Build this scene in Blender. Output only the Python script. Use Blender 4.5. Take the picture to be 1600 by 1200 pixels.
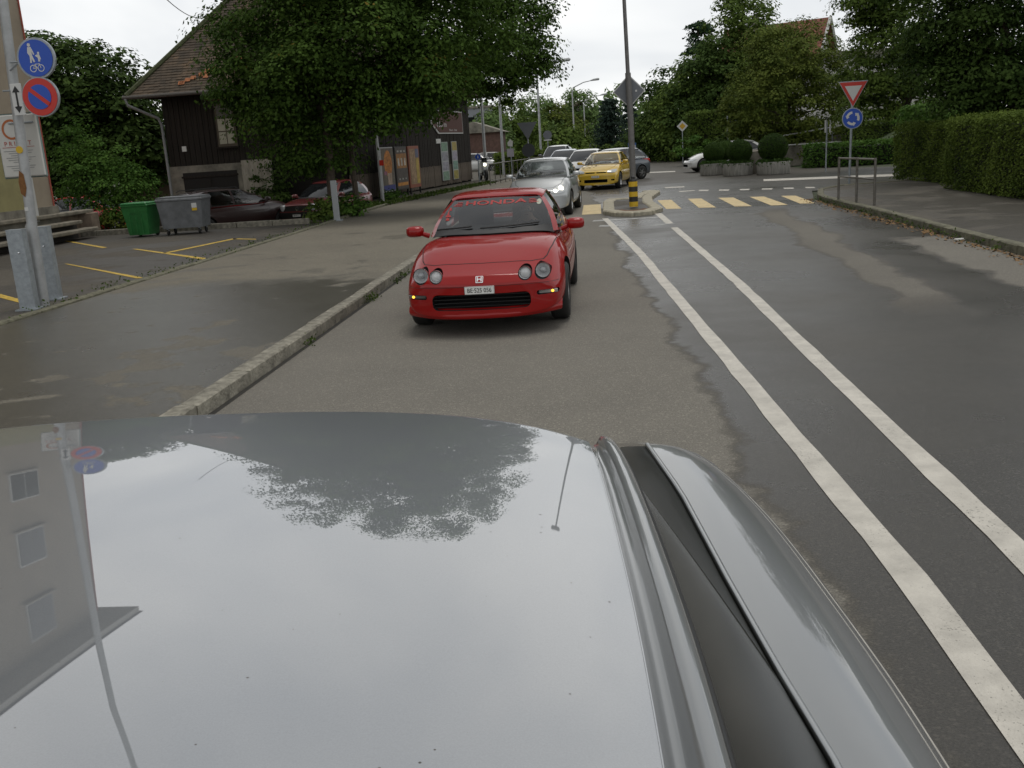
import bpy, bmesh, math, random
import numpy as np
from mathutils import Vector, Matrix, geometry
from mathutils.bvhtree import BVHTree
for o in list(bpy.data.objects): bpy.data.objects.remove(o)
SC = bpy.context.scene
COL = SC.collection
PI = math.pi
rad = math.radians

# ---------------------------------------------------------------- camera
# world: +Y runs down the street away from the camera, X to the right, Z up, metres
FPX = 1500.0            # focal length in pixels of the 1600 px wide photograph
CAMZ = 1.85
_a = Vector((930 - 800, 600 - 219, -FPX)); _b = _a + Vector((1000, 65, 0))
_Y = _a.normalized(); _Z = _b.cross(_a).normalized()
if _Z.y < 0: _Z = -_Z
_X = _Y.cross(_Z)
ROT = Matrix((_X, _Y, _Z))                     # camera axes -> world
cam_d = bpy.data.cameras.new('camera'); cam = bpy.data.objects.new('camera', cam_d); COL.objects.link(cam)
cam_d.sensor_width = 36; cam_d.lens = FPX / 1600 * 36; cam_d.clip_start = 0.05; cam_d.clip_end = 3000
M4 = ROT.to_4x4(); M4.translation = (0, 0, CAMZ); cam.matrix_world = M4
SC.camera = cam
SC.render.resolution_x = 1024; SC.render.resolution_y = 768
def ray(px, py): return ROT @ Vector((px - 800, 600 - py, -FPX))
def G(px, py, z=0.0):                          # the spot at height z that the photo shows at this pixel
    d = ray(px, py); t = (z - CAMZ) / d.z; return Vector((d.x * t, d.y * t, z))
def D(px, py, Y):                              # the spot at street distance Y
    d = ray(px, py); t = Y / d.y; return Vector((d.x * t, Y, d.z * t + CAMZ))

# ---------------------------------------------------------------- sky, sun, exposure
W = bpy.data.worlds.new('World'); SC.world = W; W.use_nodes = True
nt = W.node_tree; nt.nodes.clear()
out = nt.nodes.new('ShaderNodeOutputWorld')
sky = nt.nodes.new('ShaderNodeTexSky'); sky.sky_type = 'NISHITA'; sky.sun_disc = False
sky.sun_elevation = rad(78); sky.sun_rotation = rad(30)
b1 = nt.nodes.new('ShaderNodeBackground'); b1.inputs[1].default_value = 0.06
nt.links.new(sky.outputs[0], b1.inputs[0])
tc = nt.nodes.new('ShaderNodeTexCoord'); sp = nt.nodes.new('ShaderNodeSeparateXYZ'); nt.links.new(tc.outputs['Generated'], sp.inputs[0])
ad = nt.nodes.new('ShaderNodeMath'); ad.operation = 'ABSOLUTE'; nt.links.new(sp.outputs[2], ad.inputs[0])
ad2 = nt.nodes.new('ShaderNodeMath'); ad2.operation = 'ADD'; ad2.inputs[1].default_value = .42; nt.links.new(ad.outputs[0], ad2.inputs[0])
cmb = nt.nodes.new('ShaderNodeCombineXYZ')
for i in (0, 1):
    dv = nt.nodes.new('ShaderNodeMath'); dv.operation = 'DIVIDE'; nt.links.new(sp.outputs[i], dv.inputs[0]); nt.links.new(ad2.outputs[0], dv.inputs[1]); nt.links.new(dv.outputs[0], cmb.inputs[i])
nz = nt.nodes.new('ShaderNodeTexNoise'); nz.inputs['Scale'].default_value = 1.15; nz.inputs['Detail'].default_value = 5; nz.inputs['Roughness'].default_value = .5; nz.inputs['Distortion'].default_value = .4
nt.links.new(cmb.outputs[0], nz.inputs['Vector'])
rp = nt.nodes.new('ShaderNodeValToRGB'); e = rp.color_ramp.elements
e[0].position = .30; e[0].color = (.58, .615, .66, 1); e[1].position = .58; e[1].color = (.98, .98, .965, 1)
nt.links.new(nz.outputs[0], rp.inputs[0])
el = nt.nodes.new('ShaderNodeMapRange'); el.interpolation_type = 'SMOOTHSTEP'; el.inputs[1].default_value = .18; el.inputs[2].default_value = .72; el.inputs[3].default_value = 1.18; el.inputs[4].default_value = .66
nt.links.new(ad.outputs[0], el.inputs[0])
b2 = nt.nodes.new('ShaderNodeBackground'); nt.links.new(el.outputs[0], b2.inputs[1]); nt.links.new(rp.outputs[0], b2.inputs[0])
mx = nt.nodes.new('ShaderNodeMixShader'); mx.inputs[0].default_value = .93
nt.links.new(b1.outputs[0], mx.inputs[1]); nt.links.new(b2.outputs[0], mx.inputs[2]); nt.links.new(mx.outputs[0], out.inputs[0])
sd = bpy.data.lights.new('sun', 'SUN'); sd.energy = 1.25; sd.angle = rad(25); sd.color = (1, .96, .9)
so = bpy.data.objects.new('sun', sd); COL.objects.link(so); so.rotation_euler = (rad(12), 0, rad(150))
SC.view_settings.view_transform = 'Standard'; SC.view_settings.look = 'None'
SC.view_settings.exposure = 0; SC.view_settings.gamma = 1; SC.view_settings.use_curve_mapping = False

# ---------------------------------------------------------------- materials
MATS = {}
def mat(name, col, rough=.6, metal=0.0, coat=0.0, var=.0, vs=6.0, bump=0.0, bs=40.0, emit=0.0, spec=.5, trans=0.0, coords='Object', col2=None, stretch=None):
    if name in MATS: return MATS[name]
    m = bpy.data.materials.new(name); m.use_nodes = True; MATS[name] = m
    n = m.node_tree.nodes; l = m.node_tree.links; p = n['Principled BSDF']
    c = (*col, 1)
    p.inputs['Base Color'].default_value = c; p.inputs['Roughness'].default_value = rough; p.inputs['Metallic'].default_value = metal
    p.inputs['Coat Weight'].default_value = coat; p.inputs['Coat Roughness'].default_value = .03; p.inputs['Specular IOR Level'].default_value = spec
    p.inputs['Transmission Weight'].default_value = trans
    if emit: p.inputs['Emission Color'].default_value = c; p.inputs['Emission Strength'].default_value = emit
    if var or bump:
        t = n.new('ShaderNodeTexCoord'); src = t.outputs[coords]
        if stretch:
            mp = n.new('ShaderNodeMapping'); mp.inputs['Scale'].default_value = stretch; l.new(src, mp.inputs[0]); src = mp.outputs[0]
    if var:
        z = n.new('ShaderNodeTexNoise'); z.inputs['Scale'].default_value = vs; z.inputs['Detail'].default_value = 6; z.inputs['Roughness'].default_value = .65; l.new(src, z.inputs['Vector'])
        r = n.new('ShaderNodeValToRGB'); r.color_ramp.elements[0].position = .3; r.color_ramp.elements[1].position = .7
        lo = [x * (1 - var) for x in col]; hi = col2 or [min(1, x * (1 + var)) for x in col]
        r.color_ramp.elements[0].color = (*lo, 1); r.color_ramp.elements[1].color = (*hi, 1)
        l.new(z.outputs[0], r.inputs[0]); l.new(r.outputs[0], p.inputs['Base Color'])
    if bump:
        z2 = n.new('ShaderNodeTexNoise'); z2.inputs['Scale'].default_value = bs; z2.inputs['Detail'].default_value = 4; l.new(src, z2.inputs['Vector'])
        b = n.new('ShaderNodeBump'); b.inputs['Strength'].default_value = bump; b.inputs['Distance'].default_value = .02; l.new(z2.outputs[0], b.inputs['Height']); l.new(b.outputs[0], p.inputs['Normal'])
    return m
def leafmat(name, dark, light, yellow=0.0):
    m = bpy.data.materials.new(name); m.use_nodes = True; n = m.node_tree.nodes; l = m.node_tree.links; p = n['Principled BSDF']
    g = n.new('ShaderNodeNewGeometry'); t = n.new('ShaderNodeTexCoord'); z = n.new('ShaderNodeTexNoise'); z.inputs['Scale'].default_value = .9; z.inputs['Detail'].default_value = 3
    l.new(t.outputs['Object'], z.inputs['Vector'])
    a = n.new('ShaderNodeMath'); a.operation = 'MULTIPLY_ADD'; a.inputs[1].default_value = .34; l.new(g.outputs['Random Per Island'], a.inputs[0]); l.new(z.outputs[0], a.inputs[2])
    r = n.new('ShaderNodeValToRGB'); r.color_ramp.elements[0].position = .35; r.color_ramp.elements[1].position = .95
    r.color_ramp.elements[0].color = (*dark, 1); r.color_ramp.elements[1].color = (*light, 1)
    if yellow:
        q = r.color_ramp.elements.new(.998); q.color = (yellow, yellow * .75, .02, 1); r.color_ramp.elements[1].position = .97
    l.new(a.outputs[0], r.inputs[0]); l.new(r.outputs[0], p.inputs['Base Color']); p.inputs['Roughness'].default_value = .75; p.inputs['Specular IOR Level'].default_value = .08
    tr = n.new('ShaderNodeBsdfTranslucent'); l.new(r.outputs[0], tr.inputs[0]); ms = n.new('ShaderNodeMixShader'); ms.inputs[0].default_value = .22
    l.new(p.outputs[0], ms.inputs[1]); l.new(tr.outputs[0], ms.inputs[2]); l.new(ms.outputs[0], n['Material Output'].inputs[0])
    return m
def asphalt(name, dry, wet, dryR, wetR, mask, flecks=None):
    """asphalt with damp patches; mask(n,l,xyz sockets,noise)->socket 0 dry..1 wet"""
    m = bpy.data.materials.new(name); m.use_nodes = True; n = m.node_tree.nodes; l = m.node_tree.links; p = n['Principled BSDF']
    t = n.new('ShaderNodeTexCoord'); co = t.outputs['Object']
    def noise(sc, det=4, rough=.6, dist=0):
        z = n.new('ShaderNodeTexNoise'); z.inputs['Scale'].default_value = sc; z.inputs['Detail'].default_value = det; z.inputs['Roughness'].default_value = rough; z.inputs['Distortion'].default_value = dist; l.new(co, z.inputs['Vector']); return z.outputs[0]
    def math_(op, a, b=None, c=None):
        q = n.new('ShaderNodeMath'); q.operation = op
        for i, v in enumerate((a, b, c)):
            if v is None: continue
            if isinstance(v, (int, float)): q.inputs[i].default_value = v
            else: l.new(v, q.inputs[i])
        return q.outputs[0]
    def sstep(v, lo, hi):
        q = n.new('ShaderNodeMapRange'); q.interpolation_type = 'SMOOTHSTEP'; q.inputs[1].default_value = lo; q.inputs[2].default_value = hi; l.new(v, q.inputs[0]); return q.outputs[0]
    s = n.new('ShaderNodeSeparateXYZ'); l.new(co, s.inputs[0])
    w = mask(noise, math_, sstep, s.outputs[0], s.outputs[1])
    def mixc(f, a, b, typ='MIX'):
        q = n.new('ShaderNodeMix'); q.data_type = 'RGBA'; q.blend_type = typ
        if isinstance(f, float): q.inputs[0].default_value = f
        else: l.new(f, q.inputs[0])
        for i, v in ((6, a), (7, b)):
            if isinstance(v, tuple): q.inputs[i].default_value = (*v, 1)
            else: l.new(v, q.inputs[i])
        return q.outputs[2]
    base = mixc(w, dry, wet)
    tide = math_('MULTIPLY', math_('MULTIPLY', w, math_('SUBTRACT', 1.0, w)), 2.2)      # dark rim of the damp patches
    if flecks: base = mixc(tide, base, mixc(1.0, base, (.45, .43, .40), 'MULTIPLY'))
    big = sstep(noise(.35, 5, .7), .35, .7); fine = noise(95, 3, .8); vor = n.new('ShaderNodeTexVoronoi'); vor.inputs['Scale'].default_value = 75; l.new(co, vor.inputs['Vector'])
    base = mixc(math_('MULTIPLY', big, .5), base, mixc(1.0, base, (.72, .72, .74), 'MULTIPLY'))
    gr = n.new('ShaderNodeValToRGB'); gr.color_ramp.elements[0].position = .3; gr.color_ramp.elements[0].color = (.5, .5, .5, 1); gr.color_ramp.elements[1].position = .72; gr.color_ramp.elements[1].color = (1.7, 1.66, 1.58, 1); l.new(fine, gr.inputs[0])
    base = mixc(.85, base, mixc(1.0, base, gr.outputs[0], 'MULTIPLY'))
    # pale stones in the aggregate
    st = n.new('ShaderNodeMath'); st.operation = 'GREATER_THAN'; st.inputs[1].default_value = .86; sc = n.new('ShaderNodeSeparateColor'); l.new(vor.outputs['Color'], sc.inputs[0]); l.new(sc.outputs[0], st.inputs[0])
    base = mixc(math_('MULTIPLY', st.outputs[0], .28), base, mixc(1.0, base, (2.1, 2.07, 2.0), 'MULTIPLY'))
    if flecks: base = mixc(flecks(noise, math_, sstep, s.outputs[0], s.outputs[1]), base, (.42, .41, .38))
    l.new(base, p.inputs['Base Color'])
    rr = n.new('ShaderNodeMapRange'); rr.inputs[3].default_value = dryR; rr.inputs[4].default_value = wetR; l.new(w, rr.inputs[0])
    l.new(math_('ADD', rr.outputs[0], math_('MULTIPLY', math_('SUBTRACT', noise(2.2), .5), .14)), p.inputs['Roughness'])
    bp = n.new('ShaderNodeBump'); bp.inputs['Distance'].default_value = .006; l.new(fine, bp.inputs['Height'])
    l.new(math_('MULTIPLY_ADD', w, .12, .16), p.inputs['Specular IOR Level']); l.new(math_('MULTIPLY_ADD', w, -.2, .6), bp.inputs['Strength']); l.new(bp.outputs[0], p.inputs['Normal'])
    return m

# ---------------------------------------------------------------- mesh helpers
def link(o, parent=None):
    COL.objects.link(o)
    if parent is not None: o.parent = parent
    return o
def mobj(name, V, Fc, m, parent=None, smooth=False, loc=None, rotz=None):
    used = sorted({i for f in Fc for i in f})
    if len(used) < len(V): mp = {i: k for k, i in enumerate(used)}; V = [V[i] for i in used]; Fc = [tuple(mp[i] for i in f) for f in Fc]
    me = bpy.data.meshes.new(name); me.from_pydata([tuple(v) for v in V], [], Fc); me.update()
    if m is not None: me.materials.append(m)
    if smooth: me.polygons.foreach_set('use_smooth', [True] * len(me.polygons))
    o = bpy.data.objects.new(name, me); link(o, parent)
    if loc is not None: o.location = loc
    if rotz is not None: o.rotation_euler.z = rotz
    return o
def tag(o, label, cat, group=None, kind=None):
    if label: o['label'] = label
    if cat: o['category'] = cat
    if group: o['group'] = group
    if kind: o['kind'] = kind
    return o
def struct(o, label=None):
    o['kind'] = 'structure'
    if label: o['label'] = label
    return o
def thing(name, label, cat, loc=(0, 0, 0), rotz=0, group=None):
    o = bpy.data.objects.new(name, None); o.empty_display_size = .2; link(o); o.location = loc; o.rotation_euler.z = rotz
    return tag(o, label, cat, group)
class MB:
    def __init__(s): s.V = []; s.F = []
    def add(s, V, Fc):
        k = len(s.V); s.V += [tuple(v) for v in V]; s.F += [tuple(i + k for i in f) for f in Fc]; return s
    def box(s, c, d, rz=0, bev=0.0):
        hx, hy, hz = d[0] / 2, d[1] / 2, d[2] / 2; cs, sn = math.cos(rz), math.sin(rz)
        if bev > 0:
            b = min(bev, hx * .9, hy * .9, hz * .9); P = []
            for zz, ins in ((-hz, b), (-hz + b, 0), (hz - b, 0), (hz, b)):
                ax, ay = hx - ins, hy - ins; bb = b
                P += [(-ax + bb, -ay, zz), (ax - bb, -ay, zz), (ax, -ay + bb, zz), (ax, ay - bb, zz), (ax - bb, ay, zz), (-ax + bb, ay, zz), (-ax, ay - bb, zz), (-ax, -ay + bb, zz)]
            Fc = [tuple(range(7, -1, -1)), tuple(range(24, 32))]
            for r in range(3):
                for i in range(8): j = (i + 1) % 8; Fc.append((r * 8 + i, r * 8 + j, r * 8 + 8 + j, r * 8 + 8 + i))
        else:
            P = [(x, y, z) for z in (-hz, hz) for x, y in ((-hx, -hy), (hx, -hy), (hx, hy), (-hx, hy))]
            Fc = [(3, 2, 1, 0), (4, 5, 6, 7), (0, 1, 5, 4), (1, 2, 6, 5), (2, 3, 7, 6), (3, 0, 4, 7)]
        return s.add([(c[0] + x * cs - y * sn, c[1] + x * sn + y * cs, c[2] + z) for x, y, z in P], Fc)
    def tube(s, pts, r, n=8, cap=True):
        pts = [Vector(p) for p in pts]; rs = r if isinstance(r, (list, tuple)) else [r] * len(pts); rings = []
        for i, p in enumerate(pts):
            d = (pts[min(i + 1, len(pts) - 1)] - pts[max(i - 1, 0)]).normalized(); up = Vector((0, 0, 1)) if abs(d.z) < .9 else Vector((1, 0, 0))
            a = d.cross(up).normalized(); b = a.cross(d)
            rings.append([p + (a * math.cos(2 * PI * k / n) + b * math.sin(2 * PI * k / n)) * rs[i] for k in range(n)])
        V = [v for rr in rings for v in rr]; Fc = []
        for i in range(len(pts) - 1):
            for k in range(n): j = (k + 1) % n; Fc.append((i * n + k, i * n + n + k, i * n + n + j, i * n + j))
        if cap: Fc.append(tuple(range(n))); Fc.append(tuple(range(len(V) - 1, len(V) - n - 1, -1)))
        return s.add(V, Fc)
    def lathe(s, prof, n=24, c=(0, 0, 0), axis='z'):
        V = []; Fc = []
        for (r, h) in prof:
            for k in range(n):
                a = 2 * PI * k / n; x, y = r * math.cos(a), r * math.sin(a)
                V.append((c[0] + x, c[1] + y, c[2] + h) if axis == 'z' else ((c[0] + x, c[1] + h, c[2] + y) if axis == 'y' else (c[0] + h, c[1] + x, c[2] + y)))
        for i in range(len(prof) - 1):
            for k in range(n):
                j = (k + 1) % n; f = (i * n + k, i * n + j, i * n + n + j, i * n + n + k); Fc.append(f if axis != 'y' else f[::-1])
        return s.add(V, Fc)
    def prism(s, poly, y0, y1, plane='xz'):      # polygon in (x,z) extruded along y (or xy along z)
        n = len(poly)
        V = [((p[0], y, p[1]) if plane == 'xz' else (p[0], p[1], y)) for y in (y0, y1) for p in poly]
        return s.add(V, [tuple(range(n)), tuple(range(2 * n - 1, n - 1, -1))] + [(i, i + n, (i + 1) % n + n, (i + 1) % n) for i in range(n)])
    def build(s, name, m, parent=None, smooth=False, loc=None, rotz=None):
        o = mobj(name, s.V, s.F, m, parent, False, loc, rotz)
        bm = bmesh.new(); bm.from_mesh(o.data); bmesh.ops.recalc_face_normals(bm, faces=bm.faces)
        bm.to_mesh(o.data); bm.free()
        if smooth: shade(o)
        return o
def shade(o, ang=40):
    me = o.data; me.polygons.foreach_set('use_smooth', [True] * len(me.polygons))
    bm = bmesh.new(); bm.from_mesh(me); a = rad(ang)
    for e in bm.edges:
        e.smooth = not (len(e.link_faces) == 2 and e.calc_face_angle(0) > a)
    bm.to_mesh(me); bm.free()
def copy_tree(o, parent=None):
    c = o.copy(); link(c)
    if parent is not None: c.parent = parent
    for ch in list(o.children): copy_tree(ch, c)
    return c
def circ(cx, cz, r, n=28, a0=0): return [(cx + r * math.cos(a0 + 2 * PI * k / n), cz + r * math.sin(a0 + 2 * PI * k / n)) for k in range(n)]
def text_mesh(txt, size=1.0, bold=0.0):
    cu = bpy.data.curves.new('t', 'FONT'); cu.body = txt; cu.size = size; cu.align_x = 'CENTER'; cu.align_y = 'CENTER'; cu.offset = bold; cu.resolution_u = 3
    o = bpy.data.objects.new('t', cu); COL.objects.link(o); dg = bpy.context.evaluated_depsgraph_get(); dg.update()
    me = bpy.data.meshes.new_from_object(o.evaluated_get(dg)); V = [v.co.copy() for v in me.vertices]; Fc = [tuple(p.vertices) for p in me.polygons]
    bpy.data.objects.remove(o); bpy.data.curves.remove(cu); bpy.data.meshes.remove(me); return V, Fc
def lettering(name, txt, size, m, parent, loc, bold=0.0, sx=1.0, rotz=0.0):     # upright text facing -y
    V, Fc = text_mesh(txt, size, bold)
    return mobj(name, [(v.x * sx, 0, v.y) for v in V], Fc, m, parent, loc=loc, rotz=rotz)

# ---------------------------------------------------------------- foliage
RNG = np.random.default_rng(7)
def leaf_mesh(name, C, N, size, m, parent=None, w=.62):
    n = len(C); rv = RNG.normal(size=(n, 3)); t1 = np.cross(N, rv); t1 /= np.linalg.norm(t1, axis=1)[:, None] + 1e-9; t2 = np.cross(N, t1)
    s = (size * RNG.uniform(.65, 1.3, n))[:, None]
    V = np.empty((n, 4, 3)); V[:, 0] = C - t1 * s * .5; V[:, 1] = C + t2 * s * w * .5 + t1 * s * .05 - N * s * .08; V[:, 2] = C + t1 * s * .55; V[:, 3] = C - t2 * s * w * .5 + t1 * s * .05 - N * s * .08
    me = bpy.data.meshes.new(name); me.vertices.add(n * 4); me.vertices.foreach_set('co', V.reshape(-1)); me.loops.add(n * 4); me.loops.foreach_set('vertex_index', np.arange(n * 4, dtype=np.int32))
    me.polygons.add(n); me.polygons.foreach_set('loop_start', np.arange(0, n * 4, 4, dtype=np.int32)); me.update(calc_edges=True); me.materials.append(m)
    return link(bpy.data.objects.new(name, me), parent)
def unit(a): return a / (np.linalg.norm(a, axis=1)[:, None] + 1e-9)
def crown(blobs, nclump, per, cr=.55, flat=.55, deep=.25, up=.55):
    """leaf centres and normals for a crown of ellipsoid masses: clumps on and inside their surfaces"""
    blobs = np.array(blobs, float); vol = (blobs[:, 3] * blobs[:, 4] + blobs[:, 3] * blobs[:, 5] + blobs[:, 4] * blobs[:, 5]); pr = vol / vol.sum()
    bi = RNG.choice(len(blobs), nclump, p=pr); d = unit(RNG.normal(size=(nclump, 3)))
    rr = np.where(RNG.random(nclump) < deep, RNG.uniform(.3, .8, nclump), RNG.uniform(.82, 1.06, nclump))[:, None]
    b = blobs[bi]; P = b[:, :3] + d * b[:, 3:6] * rr
    out_ = unit(d / b[:, 3:6])
    k = RNG.poisson(per, nclump); idx = np.repeat(np.arange(nclump), k); n = len(idx)
    sz = (cr * RNG.uniform(.6, 1.35, nclump))[idx][:, None]
    dirs = unit(RNG.normal(size=(n, 3))); dirs[:, 2] = np.where(RNG.random(n) < .75, np.abs(dirs[:, 2]), dirs[:, 2]); dd = dirs * (RNG.random(n) ** .33)[:, None] * RNG.uniform(.8, 1.12, n)[:, None]
    off = dd * np.array([1, 1, flat]); C = P[idx] + off * sz
    C[:, 2] -= (np.linalg.norm(dd[:, :2], axis=1) ** 2 * .35) * sz[:, 0]
    N = unit(out_[idx] * .3 + np.array([0, 0, up * .7]) + dirs * .8 + RNG.normal(size=(n, 3)) * .33)
    return C, N
def tree(name, label, loc, trunk_h, trunk_r, blobs, nclump, per, leaf, m, cr=.55, flat=.55, deep=.25, group=None, limbs=None, bark=None, up=.55, cat='tree'):
    t = thing(name, label, cat, loc, 0, group); b = MB(); h = trunk_h
    if trunk_r > 0:
        b.tube([(0, 0, 0), (0, 0, h * .08), (.04, .03, h * .5), (0, 0, h)], [trunk_r * 1.5, trunk_r * 1.1, trunk_r * .9, trunk_r * .7], 9)
        for L in (limbs or [x[:3] for x in blobs[:7]]):
            L = Vector(L); q = Vector((0, 0, h * .72)); mid = q.lerp(L, .5) + Vector((0, 0, .15 * L.length * .4)); b.tube([q, mid, L], [trunk_r * .55, trunk_r * .33, trunk_r * .1], 6)
        b.build('trunk', bark or M_bark, t, True)
    C, N = crown(blobs, nclump, per, cr, flat, deep, up)
    leaf_mesh('crown', C, N, leaf, m, t)
    return t
M_bark = mat('bark', (.07, .055, .04), .9, var=.45, vs=9, bump=.6, bs=25)
# ================================================================ ground, road, pavements
def sheet(name, poly, z, m, parent=None, thick=0.0):
    b = MB()
    if thick: b.prism(poly, z - thick, z, 'xy'); o = b.build(name, m, parent)
    else: o = mobj(name, [(x, y, z) for x, y in poly], [tuple(range(len(poly)))], m, parent)
    return o
def road_mask(noise, mt, ss, X, Y):
    n1 = mt('SUBTRACT', noise(.55, 5, .62, .3), .5); n2 = mt('SUBTRACT', noise(2.6, 4, .7), .5)
    wob = mt('ADD', mt('MULTIPLY', n1, .95), mt('MULTIPLY', n2, .28))
    edge = mt('ADD', X, mt('ADD', wob, mt('MULTIPLY', Y, .034)))          # dry lane ends about x = .95 - .034 Y
    a = ss(edge, .90, 1.06)
    far = ss(Y, 34.0, 46.0)
    # dry strip in the far lane
    u = mt('ABSOLUTE', mt('SUBTRACT', mt('ADD', X, mt('MULTIPLY', n1, 1.3)), mt('MULTIPLY_ADD', Y, .05, 2.85)))
    strip = mt('MULTIPLY', mt('SUBTRACT', 1.0, ss(u, .22, .42)), mt('MULTIPLY', ss(Y, 9.0, 11.0), mt('SUBTRACT', 1.0, ss(Y, 22.0, 25.0))))
    w = mt('MULTIPLY', a, mt('SUBTRACT', 1.0, mt('MULTIPLY', strip, .9)))
    w = mt('MULTIPLY', w, mt('MULTIPLY_ADD', ss(noise(.22, 3), .3, .62), .35, .65))
    # dry patch by the right kerb
    kp = mt('MULTIPLY', ss(mt('ADD', X, mt('MULTIPLY', n1, 1.2)), 4.55, 4.75), mt('MULTIPLY', ss(mt('ADD', Y, mt('MULTIPLY', n1, 4.0)), 9.0, 10.0), mt('SUBTRACT', 1.0, ss(mt('ADD', Y, mt('MULTIPLY', n1, 6.0)), 15.5, 16.5))))
    w = mt('MULTIPLY', w, mt('SUBTRACT', 1.0, kp))
    return mt('MULTIPLY', w, mt('MULTIPLY_ADD', far, -.5, 1.0))
def road_flecks(noise, mt, ss, X, Y):        # remains of old hatching between the two lines
    f = mt('MULTIPLY', ss(noise(42, 3, .8), .60, .66), ss(noise(1.3, 5, .7, .6), .52, .62))
    band = mt('MULTIPLY', mt('MULTIPLY', ss(X, .8, 1.1), mt('SUBTRACT', 1.0, ss(X, 1.62, 1.75))), mt('MULTIPLY', ss(Y, 4.5, 7.0), mt('SUBTRACT', 1.0, ss(Y, 21.0, 23.5))))
    return mt('MULTIPLY', mt('MULTIPLY', f, band), .75)
def walk_mask(noise, mt, ss, X, Y):
    n1 = noise(.33, 5, .6, .4); n2 = noise(1.7, 4, .65)
    v = mt('ADD', mt('MULTIPLY', n1, .8), mt('MULTIPLY', n2, .2))
    return mt('MULTIPLY', ss(v, .44, .52), .85)
def left_mask(noise, mt, ss, X, Y):
    n1 = mt('SUBTRACT', noise(.4, 5, .6, .5), .5); n2 = mt('SUBTRACT', noise(2.0, 4, .65), .5); wob = mt('ADD', n1, mt('MULTIPLY', n2, .25))
    near = mt('SUBTRACT', 1.0, ss(mt('ADD', Y, mt('MULTIPLY', wob, 7.0)), 13.0, 15.2))
    spots = mt('MULTIPLY', ss(mt('ADD', n1, mt('MULTIPLY', n2, .3)), .08, .14), .8)
    edge = mt('SUBTRACT', 1.0, ss(mt('ADD', X, mt('MULTIPLY', wob, 1.6)), -7.55, -7.2))
    hole = ss(mt('ADD', n2, n1), .10, .2)
    a = mt('MULTIPLY', near, mt('SUBTRACT', 1.0, mt('MULTIPLY', hole, .75)))
    a = mt('MULTIPLY', a, mt('SUBTRACT', 1.0, mt('MULTIPLY', edge, .8)))
    return mt('MAXIMUM', a, mt('MULTIPLY', spots, .6))
M_road = asphalt('asphalt_road', (.164, .157, .140), (.048, .046, .042), .85, .24, road_mask, road_flecks)
M_left = asphalt('asphalt_left_pavement', (.165, .154, .128), (.072, .068, .057), .85, .30, left_mask)
M_walk = asphalt('asphalt_pavement', (.105, .098, .084), (.065, .060, .052), .85, .36, walk_mask)
M_lot = asphalt('asphalt_lot', (.095, .088, .076), (.060, .056, .050), .85, .5, walk_mask)
M_kerb = mat('granite_kerb', (.19, .175, .135), .8, var=.6, vs=7, bump=.7, bs=30, col2=(.33, .31, .25))
M_kerbd = mat('granite_mossy', (.13, .125, .085), .85, var=.55, vs=7, bump=.6, bs=30)
def worn_paint(name, col, under, amount):
    m = mat(name, col, .6, var=.2, vs=5, bump=.35, bs=90); n = m.node_tree.nodes; l = m.node_tree.links; p = n['Principled BSDF']; src = p.inputs['Base Color'].links[0].from_socket
    t = n.new('ShaderNodeTexCoord'); z = n.new('ShaderNodeTexNoise'); z.inputs['Scale'].default_value = 70; z.inputs['Detail'].default_value = 3; z.inputs['Roughness'].default_value = .8; l.new(t.outputs['Object'], z.inputs['Vector'])
    z2 = n.new('ShaderNodeTexNoise'); z2.inputs['Scale'].default_value = 1.6; z2.inputs['Detail'].default_value = 4; l.new(t.outputs['Object'], z2.inputs['Vector'])
    v = n.new('ShaderNodeTexVoronoi'); v.feature = 'DISTANCE_TO_EDGE'; v.inputs['Scale'].default_value = 5.5; l.new(t.outputs['Object'], v.inputs['Vector'])
    a = n.new('ShaderNodeMath'); a.operation = 'MULTIPLY_ADD'; a.inputs[1].default_value = .45; l.new(z2.outputs[0], a.inputs[0]); l.new(z.outputs[0], a.inputs[2])
    r = n.new('ShaderNodeMapRange'); r.inputs[1].default_value = .86 - amount; r.inputs[2].default_value = .93 - amount; l.new(a.outputs[0], r.inputs[0])
    c = n.new('ShaderNodeMath'); c.operation = 'LESS_THAN'; c.inputs[1].default_value = -1.0; l.new(v.outputs[0], c.inputs[0]); mxx = n.new('ShaderNodeMath'); mxx.operation = 'MAXIMUM'; l.new(c.outputs[0], mxx.inputs[1]); l.new(r.outputs[0], mxx.inputs[0])
    q = n.new('ShaderNodeMix'); q.data_type = 'RGBA'; l.new(mxx.outputs[0], q.inputs[0]); l.new(src, q.inputs[6]); q.inputs[7].default_value = (*under, 1); l.new(q.outputs[2], p.inputs['Base Color']); return m
M_white = worn_paint('road_paint_white', (.50, .475, .42), (.15, .14, .12), .0)
M_yellow = worn_paint('road_paint_yellow', (.60, .47, .24), (.18, .16, .12), .02)
M_lotyel = mat('lot_paint_yellow', (.50, .34, .05), .7, var=.5, vs=11)
M_grass = mat('grass_bank', (.035, .055, .018), .9, var=.5, vs=3, bump=.5, bs=30)
def sheet_hole(name, x0, x1, y0, y1, hx0, hx1, hy0, hy1, z, m):
    V = [(x, y, z) for y in (y0, hy0, hy1, y1) for x in (x0, hx0, hx1, x1)]
    return mobj(name, V, [(j * 4 + i, j * 4 + i + 1, j * 4 + i + 5, j * 4 + i + 4) for j in range(3) for i in range(3) if (i, j) != (1, 1)], m)
g = sheet_hole('ground', -900, 900, -300, 1600, -40, -8.2, 27.3, 36.2, -.03, mat('soil', (.05, .06, .03), .95, var=.4, vs=.5)); struct(g)
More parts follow.
